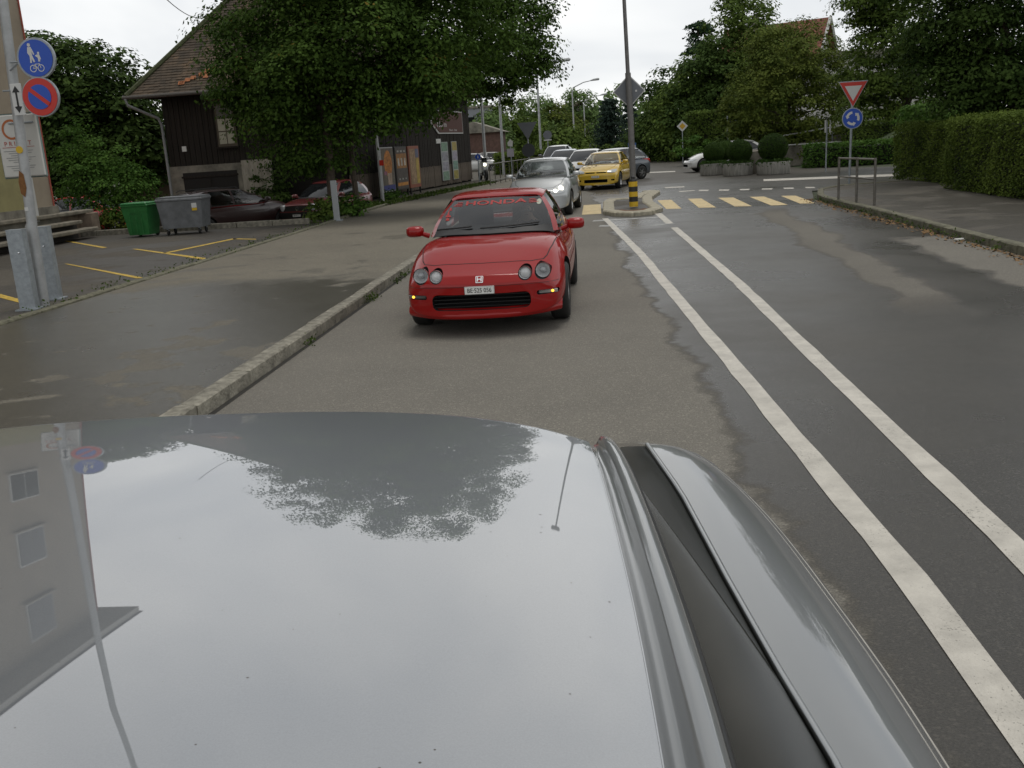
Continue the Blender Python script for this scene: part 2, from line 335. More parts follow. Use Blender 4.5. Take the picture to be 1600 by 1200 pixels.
road = sheet('road', [(-7.9, -30), (5.6, -30), (5.6, 26), (6.3, 29.5), (30, 30.5), (30, 39.5), (12.5, 42), (9.5, 46), (9.0, 53), (7.4, 64), (8.6, 84), (10, 140), (2, 140), (2.2, 84), (-1.5, 62), (-3.4, 52), (-7.9, 46)], 0.0, M_road); struct(road)
pav = sheet('pavement', [(-7.36, -30), (-3.21, -30), (-3.21, 36), (-3.1, 46), (-2.8, 56), (-1.3, 64), (2.0, 84), (1.4, 140), (-3, 140), (-3, 84), (-4.2, 62), (-5.1, 49), (-7.36, 34)], .10, M_left, thick=.11); struct(pav)
lot = sheet('parking_lot', [(-60, -30), (-7.5, -30), (-7.5, 26.62), (-60, 26.62)], .09, M_lot, thick=.6); yard = sheet('yard', [(-40, 26.6), (-8.1, 26.6), (-8.1, 36.3), (-40, 36.3)], -.34, mat('yard_gravel', (.06, .052, .042), .95, var=.5, vs=3, bump=.5)); struct(yard); struct(lot)
rpav = sheet('pavement', [(5.76, -30), (20, -30), (20, 29.6), (9.2, 29.9), (7.2, 29.4), (6.35, 28.2), (5.80, 25.8)], .11, M_walk, thick=.12); struct(rpav)
verge = sheet('verge', [(-40, 36), (-8.3, 36), (-8.3, 27.0), (-7.47, 27.0), (-7.47, 34), (-5.2, 49), (-4.2, 62), (-3, 84), (-3, 160), (-40, 160)], .12, mat('verge_soil', (.07, .062, .045), .95, var=.5, vs=2, bump=.5), thick=.6); struct(verge)
# kerb stones, each its own piece
random.seed(3)
def stone_mesh(L, Wd, Hh, seed):
    rnd = random.Random(seed); b = MB(); b.box((0, 0, 0), (Wd, L, Hh), 0, .014)
    V = [(x + rnd.uniform(-.006, .006), y + rnd.uniform(-.004, .004), z + rnd.uniform(-.005, .005)) for x, y, z in b.V]
    me = bpy.data.meshes.new('kerb_stone'); me.from_pydata(V, [], b.F); me.update(); return me
def kerb(parent, pts, Wd, Hh, ztop, L, m, alt=None):
    meshes = [stone_mesh(L * .985, Wd, Hh, k) for k in range(5)]
    for me in meshes: me.materials.append(m)
    pts = [Vector((*p, 0)) for p in pts]; k = 0
    for a, c in zip(pts[:-1], pts[1:]):
        d = c - a; n = max(1, round(d.length / L)); rz = math.atan2(-d.x, d.y)
        for i in range(n):
            o = bpy.data.objects.new('kerb_stone', random.choice(meshes)); link(o, parent); p = a + d * ((i + .5) / n)
            o.location = (p.x + random.uniform(-.006, .006), p.y, ztop - Hh / 2 + random.uniform(-.006, .006)); o.rotation_euler.z = rz; o.scale.y = d.length / n / L; k += 1
kerb(pav, [(-3.12, 3.4), (-3.12, 36.4), (-3.01, 46.4), (-2.7, 56.4)], .17, .30, .125, 1.1, M_kerb)
kerb(lot, [(-7.43, 5), (-7.43, 26.9)], .15, .3, .135, 1.0, M_kerbd)
kerb(verge, [(-7.42, 27.0), (-7.38, 34.0), (-5.12, 49)], .15, .3, .17, 1.0, M_kerbd)
kerb(yard, [(-18.5, 26.72), (-8.1, 26.72)], .18, .62, .24, 1.0, M_kerb)
kerb(rpav, [(5.68, 3), (5.68, 25.0), (5.76, 25.9), (6.26, 28.2), (7.14, 29.48), (9.2, 30.0), (14, 30.1)], .16, .3, .13, .95, M_kerbd)
# gutter strip and low moss at the kerb foot
gut = sheet('gutter_joint', [(-3.03, 3.4), (-2.985, 3.4), (-2.985, 36), (-3.03, 36)], .004, mat('wet_joint', (.02, .019, .016), .5, var=.5, vs=5), pav)
def strip(name, pl, pr, z, m, parent, seg=.4, jit=.006):
    """painted line between two edge polylines, with slightly worn edges"""
    V = []; rnd = random.Random(len(pl) * 7 + int(z * 1e4))
    def resample(P):
        P = [Vector((p[0], p[1], 0)) for p in P]; tot = sum((b - a).length for a, b in zip(P[:-1], P[1:])); return P, tot
    P, t1 = resample(pl); Q, t2 = resample(pr); n = max(2, int(t1 / seg))
    def at(P, tot, s):
        s *= tot
        for a, b in zip(P[:-1], P[1:]):
            L = (b - a).length
            if s <= L or b is P[-1]: return a.lerp(b, min(1, s / L))
            s -= L
    for i in range(n + 1):
        a = at(P, t1, i / n); b = at(Q, t2, i / n); V += [(a.x + rnd.uniform(-jit, jit), a.y, z), (b.x + rnd.uniform(-jit, jit), b.y, z)]
    return mobj(name, V, [(2 * i, 2 * i + 1, 2 * i + 3, 2 * i + 2) for i in range(n)], m, parent)
# the two white lines that open out round the island
L1 = [(1.245, 1.0), (1.24, 2.7), (1.235, 3.8), (1.195, 4.5), (1.05, 7.7), (.91, 10.6), (.66, 16.0), (.16, 23.6)]
strip('lane_line', [(x - .068, y) for x, y in L1], [(x + .072, y) for x, y in L1], .004, M_white, road)
L2 = [(1.755, 1.0), (1.755, 4.2), (1.74, 6.1), (1.715, 12.3), (1.545, 20.2)]
strip('lane_line', [(x - .068, y) for x, y in L2], [(x + .070, y) for x, y in L2], .004, M_white, road)
strip('lane_line', [(1.445, 21.2), (1.385, 24.2)], [(1.61, 21.2), (1.55, 24.2)], .004, M_white, road)
# crossing bars
def quadpx(name, pts, m, parent, z=.004):
    return mobj(name, [tuple(G(px, py, z)) for px, py in pts], [(0, 1, 2, 3)], m, parent)
for q in [[(1041, 326.5), (1065, 326), (1049, 312), (1027, 313)], [(1092, 324.5), (1119, 324), (1096, 310), (1074.5, 310.5)], [(1148, 322.5), (1175, 322), (1146, 308.5), (1122, 309)],
          [(1205, 321), (1231, 320), (1194, 307), (1171, 307.5)], [(1250, 318), (1275, 317.5), (1243, 305.5), (1220, 306)]]:
    quadpx('crossing_bar', q, M_yellow, road)
for x0 in (-.42, -1.5, -2.6): mobj('crossing_bar', [(x0, 25.2, .004), (x0 + .5, 25.2, .004), (x0 + .5, 29, .004), (x0, 29, .004)], [(0, 1, 2, 3)], M_yellow, road)
for q in [[(1091, 298.5), (1106, 298.5), (1108, 296.5), (1093, 296.5)], [(1123, 298), (1138, 298), (1140, 296), (1124, 296)], [(1156, 297.3), (1170, 297), (1172, 295), (1156, 295.3)], [(1190, 296.2), (1206, 296), (1208, 294.2), (1191, 294.5)], [(1225, 295.2), (1240, 295), (1240, 293), (1224, 293.2)], [(1259, 294), (1274, 293.8), (1272, 292), (1258, 292.2)],
          [(1040, 294), (1070, 292.5), (1069, 291), (1038, 292.5)], [(1062, 300), (1086, 298.2), (1085, 297.2), (1060, 298.6)]]:
    quadpx('give_way_dash', q, M_white, road)
quadpx('edge_line', [(1193, 283), (1405, 275), (1400, 271.5), (1193, 280)], M_white, road)
quadpx('edge_line', [(1009, 270.5), (1055, 268.6), (1055, 267), (1009, 269)], M_white, road)
# scuffed paint left over beside the island
M_scuff = mat('worn_paint', (.30, .30, .29), .5, var=.6, vs=6)
for q in [[(925, 346), (1032, 340), (1030, 338.6), (928, 344)], [(935, 354), (978, 353), (975, 351), (938, 352)], [(1015, 353.5), (1055, 349), (1050, 348), (1016, 352)]]:
    quadpx('worn_marking', q, M_scuff, road, .003)
# lot lines
for q in [[(100, 412), (106, 412), (226, 434), (214, 435)], [(206, 389), (214, 388.6), (333, 404.5), (322, 406)], [(253, 395.5), (262, 395.5), (372, 372.5), (364, 372.5)], [(100, 376.5), (105, 376), (168, 386.5), (160, 387.5)], [(0, 459), (0, 465), (40, 475.5), (40, 470)], [(364, 372.4), (400, 373.2), (400, 374.2), (364, 373.6)]]:
    quadpx('bay_line', q, M_lotyel, lot, .095)
# traffic island with kerb blocks
IS = thing('traffic_island', 'small kerbed traffic island with brick nose at the head of the white lines', 'island', (1.0, 27, 0))
isl_out = [(.14, 24.9), (.42, 24.05), (.85, 23.7), (1.32, 23.95), (1.62, 24.9), (1.52, 27.5), (1.62, 29.8), (2.05, 32.6), (1.7, 33.2), (1.2, 31.2), (1.02, 29.6), (.30, 29.7), (.18, 28.6)]
isl_out = [(x - 1.0, y - 27) for x, y in isl_out]
cx = .87 - 1; cyl = 27.2 - 27
MB().prism([(x * .93 + cx * .07, y * .97 + cyl * .03) for x, y in isl_out], 0, .075, 'xy').build('island_top', M_lot, IS)
pts = isl_out + [isl_out[0]]
for a, c in zip(pts[:-1], pts[1:]):
    a = Vector((*a, 0)); c = Vector((*c, 0)); d = c - a; n = max(1, round(d.length / .75)); rz = math.atan2(d.y, d.x); inn = Vector((-d.y, d.x, 0)).normalized()
    if inn.dot(Vector((cx, cyl, 0)) - a) < 0: inn = -inn
    for i in range(n):
        p = a + d * ((i + .5) / n) + inn * .13
        MB().box((0, 0, 0), (d.length / n * .97, .30, .2), 0, .03).build('kerb_block', mat('island_kerb', (.36, .33, .25), .8, var=.35, vs=6, bump=.4), IS, loc=(p.x, p.y, .012 + random.uniform(-.004, .004)), rotz=rz)
for k in range(16):
    a = PI + PI * (k + .5) / 16
    for r in (.28, .40, .52):
        MB().box((0, 0, 0), (.10, .115, .05), 0, .008).build('paving_brick', mat('red_brick_paver', (.21, .12, .075), .85, var=.4, vs=9), IS, loc=(-.12 + r * math.cos(a), -2.15 + r * 1.35 * math.sin(a), .078), rotz=a)
# low weeds along the kerbs, uncountable
M_weed = leafmat('weed_leaf', (.03, .06, .012), (.09, .13, .03))
def weeds(spots, n, size, label, r=.18):
    P = np.array([[x, y, z] for x, y, z in spots]); idx = RNG.integers(0, len(P), n); C = P[idx] + RNG.normal(size=(n, 3)) * np.array([r * .35, r, .05]); C[:, 2] = P[idx][:, 2] + np.abs(RNG.normal(size=n)) * .05
    o = leaf_mesh('weeds', C, unit(RNG.normal(size=(n, 3)) + np.array([0, 0, .6])), size, M_weed); tag(o, label, 'weeds', kind='stuff')
weeds([(-3.0, y, .01) for y in (5.2, 6.1, 9.5, 12.1, 12.3, 13.9, 14.4, 17.2)], 420, .035, 'tufts of moss and weeds along the foot of the left kerb', .12)
weeds([(5.56, y, .02) for y in np.arange(14, 26, .8)], 520, .045, 'weeds and fallen leaves along the right hand kerb', .2)
weeds([(-7.56, y, .11) for y in np.arange(11, 26, 1.6)], 380, .045, 'weeds along the edging of the parking lot', .3)
weeds([(-7.4 + .145 * (y - 34), y, .13) for y in np.arange(34, 49, .35)] + [(-7.75, y, .13) for y in np.arange(27.3, 34, .3)], 5000, .10, 'weeds growing along the verge in front of the barn', .4)
M_dead = mat('dead_leaf', (.20, .11, .035), .8)
C = np.column_stack([5.56 - np.abs(RNG.normal(size=700)) * .14, RNG.uniform(11, 26, 700), RNG.uniform(.006, .02, 700)])
tag(leaf_mesh('fallen_leaves', C, unit(RNG.normal(size=(700, 3)) * .3 + np.array([0, 0, 1])), .06, M_dead), 'brown fallen leaves in the right hand gutter', 'leaves', kind='stuff')
# ================================================================ the car the picture is taken from
M_silver = mat('silver_paint', (.24, .25, .255), .40, metal=.7, coat=1.0)
M_black = mat('black_trim', (.012, .012, .012), .45)
M_rubber = mat('rubber', (.018, .018, .017), .75)
M_chrome = mat('chrome', (.7, .71, .72), .12, metal=1)
def glassmat(name, col, alpha, clear=False):
    if clear: return clearmat(name)
    m = bpy.data.materials.new(name); m.use_nodes = True; n = m.node_tree.nodes; l = m.node_tree.links
    p = n['Principled BSDF']; p.inputs['Base Color'].default_value = (*col, 1); p.inputs['Roughness'].default_value = .03; p.inputs['Coat Weight'].default_value = 1; p.inputs['Coat IOR'].default_value = 2.5; p.inputs['Coat Roughness'].default_value = .01
    tr = n.new('ShaderNodeBsdfTransparent'); tr.inputs[0].default_value = (.62, .68, .68, 1); mx = n.new('ShaderNodeMixShader'); mx.inputs[0].default_value = alpha
    l.new(tr.outputs[0], mx.inputs[1]); l.new(p.outputs[0], mx.inputs[2]); l.new(mx.outputs[0], n['Material Output'].inputs[0]); return m
def clearmat(name, tint=(.95, .95, .95), ior=1.4, add=.0):
    m = bpy.data.materials.new(name); m.use_nodes = True; n = m.node_tree.nodes; l = m.node_tree.links
    tr = n.new('ShaderNodeBsdfTransparent'); tr.inputs[0].default_value = (*tint, 1); gl = n.new('ShaderNodeBsdfGlossy'); gl.inputs['Roughness'].default_value = .03; fr = n.new('ShaderNodeFresnel'); fr.inputs[0].default_value = ior
    ad_ = n.new('ShaderNodeMath'); ad_.operation = 'ADD'; ad_.inputs[1].default_value = add; ad_.use_clamp = True; l.new(fr.outputs[0], ad_.inputs[0]); mx = n.new('ShaderNodeMixShader')
    l.new(ad_.outputs[0], mx.inputs[0]); l.new(tr.outputs[0], mx.inputs[1]); l.new(gl.outputs[0], mx.inputs[2]); l.new(mx.outputs[0], n['Material Output'].inputs[0]); return m
M_dglass = mat('dark_glass', (.012, .014, .015), .04, spec=.7)
M_glass = clearmat('window_glass', (.52, .56, .56), 1.75, .035)
def silver_roof():
    m = bpy.data.materials.new('silver_roof_paint'); m.use_nodes = True; n = m.node_tree.nodes; l = m.node_tree.links; p = n['Principled BSDF']
    p.inputs['Metallic'].default_value = .6; p.inputs['Roughness'].default_value = .42; p.inputs['Coat Weight'].default_value = 1; p.inputs['Coat IOR'].default_value = 3.5; p.inputs['Coat Roughness'].default_value = .012
    t = n.new('ShaderNodeTexCoord'); v = n.new('ShaderNodeTexVoronoi'); v.inputs['Scale'].default_value = 55; l.new(t.outputs['Object'], v.inputs['Vector'])
    z = n.new('ShaderNodeTexNoise'); z.inputs['Scale'].default_value = 9; z.inputs['Detail'].default_value = 3; l.new(t.outputs['Object'], z.inputs['Vector'])
    a = n.new('ShaderNodeMath'); a.operation = 'MULTIPLY_ADD'; a.inputs[1].default_value = .16; a.inputs[2].default_value = -.046; l.new(z.outputs[0], a.inputs[0])
    c = n.new('ShaderNodeMath'); c.operation = 'LESS_THAN'; l.new(v.outputs['Distance'], c.inputs[0]); l.new(a.outputs[0], c.inputs[1])
    f = n.new('ShaderNodeTexNoise'); f.inputs['Scale'].default_value = 900; l.new(t.outputs['Object'], f.inputs['Vector'])
    r = n.new('ShaderNodeValToRGB'); r.color_ramp.elements[0].color = (.205, .220, .236, 1); r.color_ramp.elements[1].color = (.275, .293, .31, 1); l.new(f.outputs[0], r.inputs[0])
    mx = n.new('ShaderNodeMix'); mx.data_type = 'RGBA'; l.new(c.outputs[0], mx.inputs[0]); l.new(r.outputs[0], mx.inputs[6]); mx.inputs[7].default_value = (.10, .095, .085, 1); l.new(mx.outputs[2], p.inputs['Base Color'])
    q = n.new('ShaderNodeMath'); q.operation = 'SUBTRACT'; q.inputs[0].default_value = 1; l.new(c.outputs[0], q.inputs[1]); l.new(q.outputs[0], p.inputs['Coat Weight'])
    b = n.new('ShaderNodeBump'); b.inputs['Strength'].default_value = .02; b.inputs['Distance'].default_value = .0006; l.new(z.outputs[0], b.inputs['Height']); l.new(b.outputs[0], p.inputs['Coat Normal'])
    return m
M_roofp = silver_roof()
OWN = thing('silver_car', 'silver hatchback in the foreground, its roof and left side seen from above', 'car', (-.58, 1.0, 0))
OX, OY = -.58, 1.0
def lerpt(T, y):
    if y <= T[0][0]: return T[0][1]
    for (a, u), (b, v) in zip(T[:-1], T[1:]):
        if y <= b: t = (y - a) / (b - a); return u + (v - u) * t
    return T[-1][1]
def smooth_t(T, y, h=.07): return sum(lerpt(T, y + k * h) for k in (-2, -1, 0, 1, 2)) / 5
X1 = [(-1.2, .0), (0, .035), (.5, .022), (.72, .010), (.86, 0), (1.12, -.018), (1.3, -.045)]
def zroof(y): s = max(0, y - .38); return 1.556 - .135 * s * s / 2 - max(0, -.5 - y) ** 2 * .12
ROOF_END = 1.27
def roof_z(x, y):                                   # x world
    u = (x - OX) / (smooth_t(X1, y) - OX); return zroof(y) - .016 * u * u - .012 * abs(u) ** 9
def yend(u): return ROOF_END + .03 - .165 * abs(u) ** 3.2
nx, ny = 60, 60
V = []; Fc = []
for j in range(ny + 4):
    for i in range(nx + 1):
        u = -1 + 2 * i / nx; u = math.copysign(1 - (1 - abs(u)) ** 1.35, u)
        t = min(1, j / ny); t = 1 - (1 - t) ** 1.5
        y = -1.25 + (yend(u) + 1.25) * t; x = OX + u * (smooth_t(X1, y) - OX); z = roof_z(x, y)
        k = j - ny
        if k > 0: z -= (0, .0016, .008, .03)[k]; y += (0, .007, .014, .020)[k]
        V.append((x - OX, y - OY, z))
for j in range(ny + 3):
    for i in range(nx): a = j * (nx + 1) + i; Fc.append((a, a + 1, a + nx + 2, a + nx + 1))
mobj('roof', V, Fc, M_roofp, OWN, True)
# drip channel, rail, trim, glass, belt strip and shoulder, as lofts along the car
X5 = [(0, .30), (.5, .275), (1.01, .24), (1.21, .215), (1.5, .185), (1.94, .145), (2.35, .085), (2.6, -.05), (2.84, -.25), (3.1, -.5)]
X6 = [(-2.5, .47), (.5, .475), (1.17, .455), (1.4, .445), (1.62, .425), (1.98, .39), (2.23, .35), (2.39, .30), (2.59, .21), (2.74, .10), (2.84, -.04), (3.0, -.3)]
def z4(y): return roof_z(smooth_t(X1, min(y, 1.24)), min(y, 1.24)) - .032 - max(0, y - 1.18) * .305
def x4(y): return smooth_t(X1, min(y, 1.24)) + .044 + max(0, y - 1.2) * .02
def z5(y): return 1.13 - .02 * max(0, y - 1) - .30 * max(0, y - 2.33)
def loftside(name, secs, ys, m, off=None, smooth=True):
    for s in (1, -1):
        V = []; Fc = []; n = None
        for y in ys:
            row = secs(y); n = len(row)
            V += [(s * (x - OX), yy - OY, z) for x, yy, z in row]
        for j in range(len(ys) - 1):
            for i in range(n - 1): a = j * n + i; f = (a, a + 1, a + n + 1, a + n); Fc.append(f if s > 0 else f[::-1])
        o = mobj(name, V, Fc, m, OWN, smooth)
ysr = [-1.2 + k * .05 for k in range(int((1.22 + 1.2) / .05) + 1)]
def rail(pts): return lambda y: [(smooth_t(X1, y) + dx, y + max(0, y - 1.1) * 0, roof_z(smooth_t(X1, y), y) + dz - max(0, y - 1.16) ** 2 * 4) for dx, dz in pts]
loftside('roof_channel', rail([(-.001, .0005), (.002, -.006), (.006, -.011), (.011, -.0125), (.015, -.010), (.018, -.004)]), ysr, M_silver)
loftside('roof_rail', rail([(.018, -.004), (.020, -.001), (.024, .0005), (.029, 0), (.034, -.003), (.037, -.009)]), ysr, M_silver)
loftside('window_seal', rail([(.037, -.009), (.0385, -.012), (.040, -.012), (.0405, -.017), (.043, -.020), (.044, -.032)]), ysr, M_black)
ysg = [-1.2 + k * .1 for k in range(36)]
def glass_sec(y):
    yy = min(y, 2.33); a = (x4(yy), z4(yy)); b = (lerpt(X5, yy), z5(yy)); R = []
    for k in range(9):
        t = k / 8; R.append((a[0] + (b[0] - a[0]) * t + .003 * math.sin(PI * t), yy, a[1] + (b[1] - a[1]) * t))
    return R
loftside('matte_window_end', lambda y: glass_sec(y), [1.2 + .1 * k for k in range(12)], mat('quarter_black', (.013, .014, .012), .3, spec=.035))  # rear end of the side window, blackened matte so it mirrors no sky
loftside('side_window', glass_sec, [y for y in ysg if y < 1.21] + [1.2], mat('side_glass', (.012, .013, .011), .2, spec=.035))
loftside('belt_trim', lambda y: [(lerpt(X5, y) + dx, y, z5(y) + dz) for dx, dz in ((0, 0), (.0, .006), (.004, .009), (.010, .008), (.013, .002))], [k * .1 - 1.2 for k in range(36)], mat('belt_bright', (.42, .43, .43), .3, metal=1))
def shoulder(y):
    yy = y; a = Vector((lerpt(X5, yy) + .012, z5(yy) + .001)); b = Vector((smooth_t(X6, yy), min(.98, z5(yy) - .02))); R = [(a.x, yy, a.y)]
    for t in (.12, .3, .5, .68, .82, .92, 1): R.append((a.x + (b.x - a.x) * t ** .92, yy, a.y + (b.y - a.y) * (t ** 2.3)))
    for dz, dx in ((-.10, .012), (-.22, .014), (-.36, .0), (-.5, -.02), (-.7, -.04), (-.78, -.09)): R.append((b.x + dx, yy, b.y + dz))
    return R
ysb = [-1.4 + k * .1 for k in range(42)]
loftside('body_side', shoulder, ysb, M_silver)
# black rubbing strip that shows past the shoulder
loftside('side_moulding', lambda y: [(smooth_t(X6, y) + dx, y, .90 + dz) for dx, dz in ((.006, .03), (.024, .026), (.028, 0), (.024, -.026), (.006, -.03))], [-1.2 + .1 * k for k in range(33)], M_black)
# rear screen, hatch and tail
V = []; rows = [(1.24, None), (1.45, .93), (1.8, .95), (2.2, 1.0), (2.55, 1.0), (2.85, 1.0), (2.95, 1.0), (2.98, 1.0), (2.95, 1.0)]
zz = [1.455, 1.375, 1.25, 1.10, .98, .90, .80, .6, .3]
hw = [.50, .55, .60, .62, .62, .60, .58, .58, .55]
for (y, _), z, h in zip(rows, zz, hw):
    for i in range(9): u = -1 + i / 4; V.append((u * h, y - OY - .18 * abs(u) ** 3, z - .02 * u * u))
fc = lambda j0, j1: [(j * 9 + i, j * 9 + i + 1, j * 9 + i + 10, j * 9 + i + 9) for j in range(j0, j1) for i in range(8)]
mobj('rear_window', V, fc(0, 3), M_dglass, OWN, True); mobj('tailgate', V, fc(3, 8), M_silver, OWN, True)
def wheel(parent, loc, R=.30, wd=.19, rimc=(.45, .46, .47), spokes=7, side=1):
    w = MB().lathe([(R * .62, -wd / 2), (R * .9, -wd / 2), (R * .98, -wd * .4), (R, -wd * .25), (R, wd * .25), (R * .98, wd * .4), (R * .9, wd / 2), (R * .62, wd / 2), (R * .62, -wd / 2)], 28, axis='x').build('tyre', M_rubber, None, True)
    wh = thing_part('wheel', parent, loc); w.parent = wh
    mr = mat('rim_%02d' % int(rimc[0] * 100), rimc, .3, metal=.85); b = MB(); o = side * wd * .42
    b.lathe([(R * .62, -o), (R * .65, o), (R * .60, o * 1.04), (R * .57, o * .8), (R * .56, o * .2)], 28, axis='x')
    b.lathe([(R * .01, o * .95), (R * .14, o * .95), (R * .15, o * .6)], 14, axis='x')
    for k in range(spokes):
        a = 2 * PI * k / spokes; ca, sa = math.cos(a), math.sin(a)
        P = [(o * .9, R * .1, -R * .055), (o * .9, R * .1, R * .055), (o * .8, R * .6, R * .075), (o * .8, R * .6, -R * .075), (o * .5, R * .1, -R * .055), (o * .5, R * .1, R * .055), (o * .4, R * .6, R * .075), (o * .4, R * .6, -R * .075)]
        b.add([(x, y * ca - z * sa, y * sa + z * ca) for x, y, z in P], [(0, 1, 2, 3), (7, 6, 5, 4), (0, 4, 5, 1), (1, 5, 6, 2), (2, 6, 7, 3), (3, 7, 4, 0)])
    b.build('rim', mr, wh, True)
    MB().lathe([(R * .01, -o * .1), (R * .58, -o * .1)], 20, axis='x').build('brake_disc', mat('brake', (.03, .03, .03), .6), wh)
    return wh
def thing_part(name, parent, loc):
    o = bpy.data.objects.new(name, None); o.empty_display_size = .1; link(o, parent); o.location = loc; return o
wheel(OWN, (.86, 1.2, .30), side=1); wheel(OWN, (-.86, 1.2, .30), side=-1); wheel(OWN, (.86, -1.5, .30), side=1); wheel(OWN, (-.86, -1.5, .30), side=-1)
# own body floor, nose and windscreen ahead of the roof
b = MB().prism([(-.95, .3), (.95, .3), (.95, .7), (.75, .85), (-.75, .85), (-.95, .7)], -2.5, 1.0); b.build('cabin_floor', M_black, OWN)
V = []
for y, z, h in ((-2.24, 1.5, .55), (-2.6, 1.35, .66), (-3.05, 1.08, .78), (-3.3, 1.0, .86), (-3.9, .9, .86), (-4.15, .7, .82), (-4.2, .3, .8)):
    for i in range(9): u = -1 + i / 4; V.append((u * h, y + 0.12 * abs(u) ** 3, z - .03 * u * u))
mobj('windscreen', V, fc(0, 2), M_dglass, OWN, True); mobj('bonnet', V, fc(2, 6), M_silver, OWN, True)
# ================================================================ cars
def evalmesh(o):
    dg = bpy.context.evaluated_depsgraph_get(); dg.update()
    return bpy.data.meshes.new_from_object(o.evaluated_get(dg))
def sm(a, b, x): t = max(0, min(1, (x - a) / (b - a))); return t * t * (3 - 2 * t)
def inside_pts(poly, step):
    xs = [p[0] for p in poly]; zs = [p[1] for p in poly]; R = []
    x = min(xs) + step
    while x < max(xs):
        z = min(zs) + step
        while z < max(zs):
            c = False
            for (x1, z1), (x2, z2) in zip(poly, poly[1:] + poly[:1]):
                if (z1 > z) != (z2 > z) and x < (x2 - x1) * (z - z1) / (z2 - z1) + x1: c = not c
            if c: R.append((x, z))
            z += step
        x += step
    return R
class Skin:
    """a surface that flat shapes can be laid on (lamps, joints, badges, lettering)"""
    def __init__(s, meshes):
        V = []; Fc = []
        for me in meshes:
            k = len(V); V += [v.co.copy() for v in me.vertices]; Fc += [tuple(i + k for i in p.vertices) for p in me.polygons]
        s.t = BVHTree.FromPolygons(V, Fc)
    def hit(s, a, b, view, off):
        if view == 'front': o, d = Vector((a, -2, b)), Vector((0, 1, 0))
        elif view == 'rear': o, d = Vector((a, 9, b)), Vector((0, -1, 0))
        elif view == 'top': o, d = Vector((a, b, 4)), Vector((0, 0, -1))
        elif view == 'right': o, d = Vector((3, a, b)), Vector((-1, 0, 0))
        else: o, d = Vector((-3, a, b)), Vector((1, 0, 0))
        p, n, i, dist = s.t.ray_cast(o, d)
        if p is None: return None
        if n.dot(d) > 0: n = -n
        return p + n * off
    def lay(s, name, V2, Fc, view, off, m, parent, smooth=True):
        P = []; bad = set()
        for i, (a, b) in enumerate(V2):
            h = s.hit(a, b, view, off)
            if h is None: bad.add(i); h = Vector((0, 0, 0))
            P.append(h)
        Fc = [f for f in Fc if not bad.intersection(f)]
        return mobj(name, P, Fc, m, parent, smooth)
    def patch(s, name, poly, view, off, m, parent, step=.035):
        dens = []
        for p, q in zip(poly, poly[1:] + poly[:1]):
            n = max(1, int(math.dist(p, q) / step)); dens += [(p[0] + (q[0] - p[0]) * k / n, p[1] + (q[1] - p[1]) * k / n) for k in range(n)]
        pts = [Vector(p) for p in dens + inside_pts(dens, step)]; n = len(dens)
        r = geometry.delaunay_2d_cdt(pts, [(i, (i + 1) % n) for i in range(n)], [], 1, 1e-6)
        return s.lay(name, [tuple(v) for v in r[0]], [tuple(f) for f in r[2]], view, off, m, parent)
    def line(s, name, pts, w, view, off, m, parent, step=.03):
        dens = []
        for p, q in zip(pts[:-1], pts[1:]):
            n = max(1, int(math.dist(p, q) / step)); dens += [(p[0] + (q[0] - p[0]) * k / n, p[1] + (q[1] - p[1]) * k / n) for k in range(n)]
        dens.append(pts[-1]); V = []
        for i, p in enumerate(dens):
            a = Vector(dens[max(0, i - 1)]); b = Vector(dens[min(len(dens) - 1, i + 1)]); d = (b - a).normalized(); nn = Vector((-d.y, d.x)) * w / 2
            V += [(p[0] - nn.x, p[1] - nn.y), (p[0] + nn.x, p[1] + nn.y)]
        return s.lay(name, V, [(2 * i, 2 * i + 1, 2 * i + 3, 2 * i + 2) for i in range(len(dens) - 1)], view, off, m, parent)
    def text(s, name, txt, size, cx, cz, view, off, m, parent, bold=0, sx=1, shear=0):
        V, Fc = text_mesh(txt, size, bold); k = -1 if view == 'rear' else 1
        return s.lay(name, [(cx + k * v.x * sx, cz + v.y) for v in V], Fc, view, off, m, parent, False)
def paint(name, col, metal=0.0, rough=.35): return mat(name, col, rough, metal=metal, coat=1.0)
M_amber = mat('amber_lit', (1, .42, .04), .3, emit=3.0)
M_amberoff = mat('amber_lens', (.65, .25, .03), .15, coat=1)
M_redlens = mat('red_lens', (.45, .012, .01), .12, coat=1)
M_lens = mat('clear_lens', (.50, .52, .53), .15, metal=.2, coat=1)
M_refl = mat('reflector', (.80, .81, .82), .25, metal=.0, coat=1)
M_lit = mat('lit_lamp', (1, .93, .75), .3, emit=4.0)
M_plate = mat('plate_white', (.72, .72, .69), .4)
M_ink = mat('plate_ink', (.015, .015, .015), .5)
M_inter = mat('interior', (.035, .035, .036), .8)
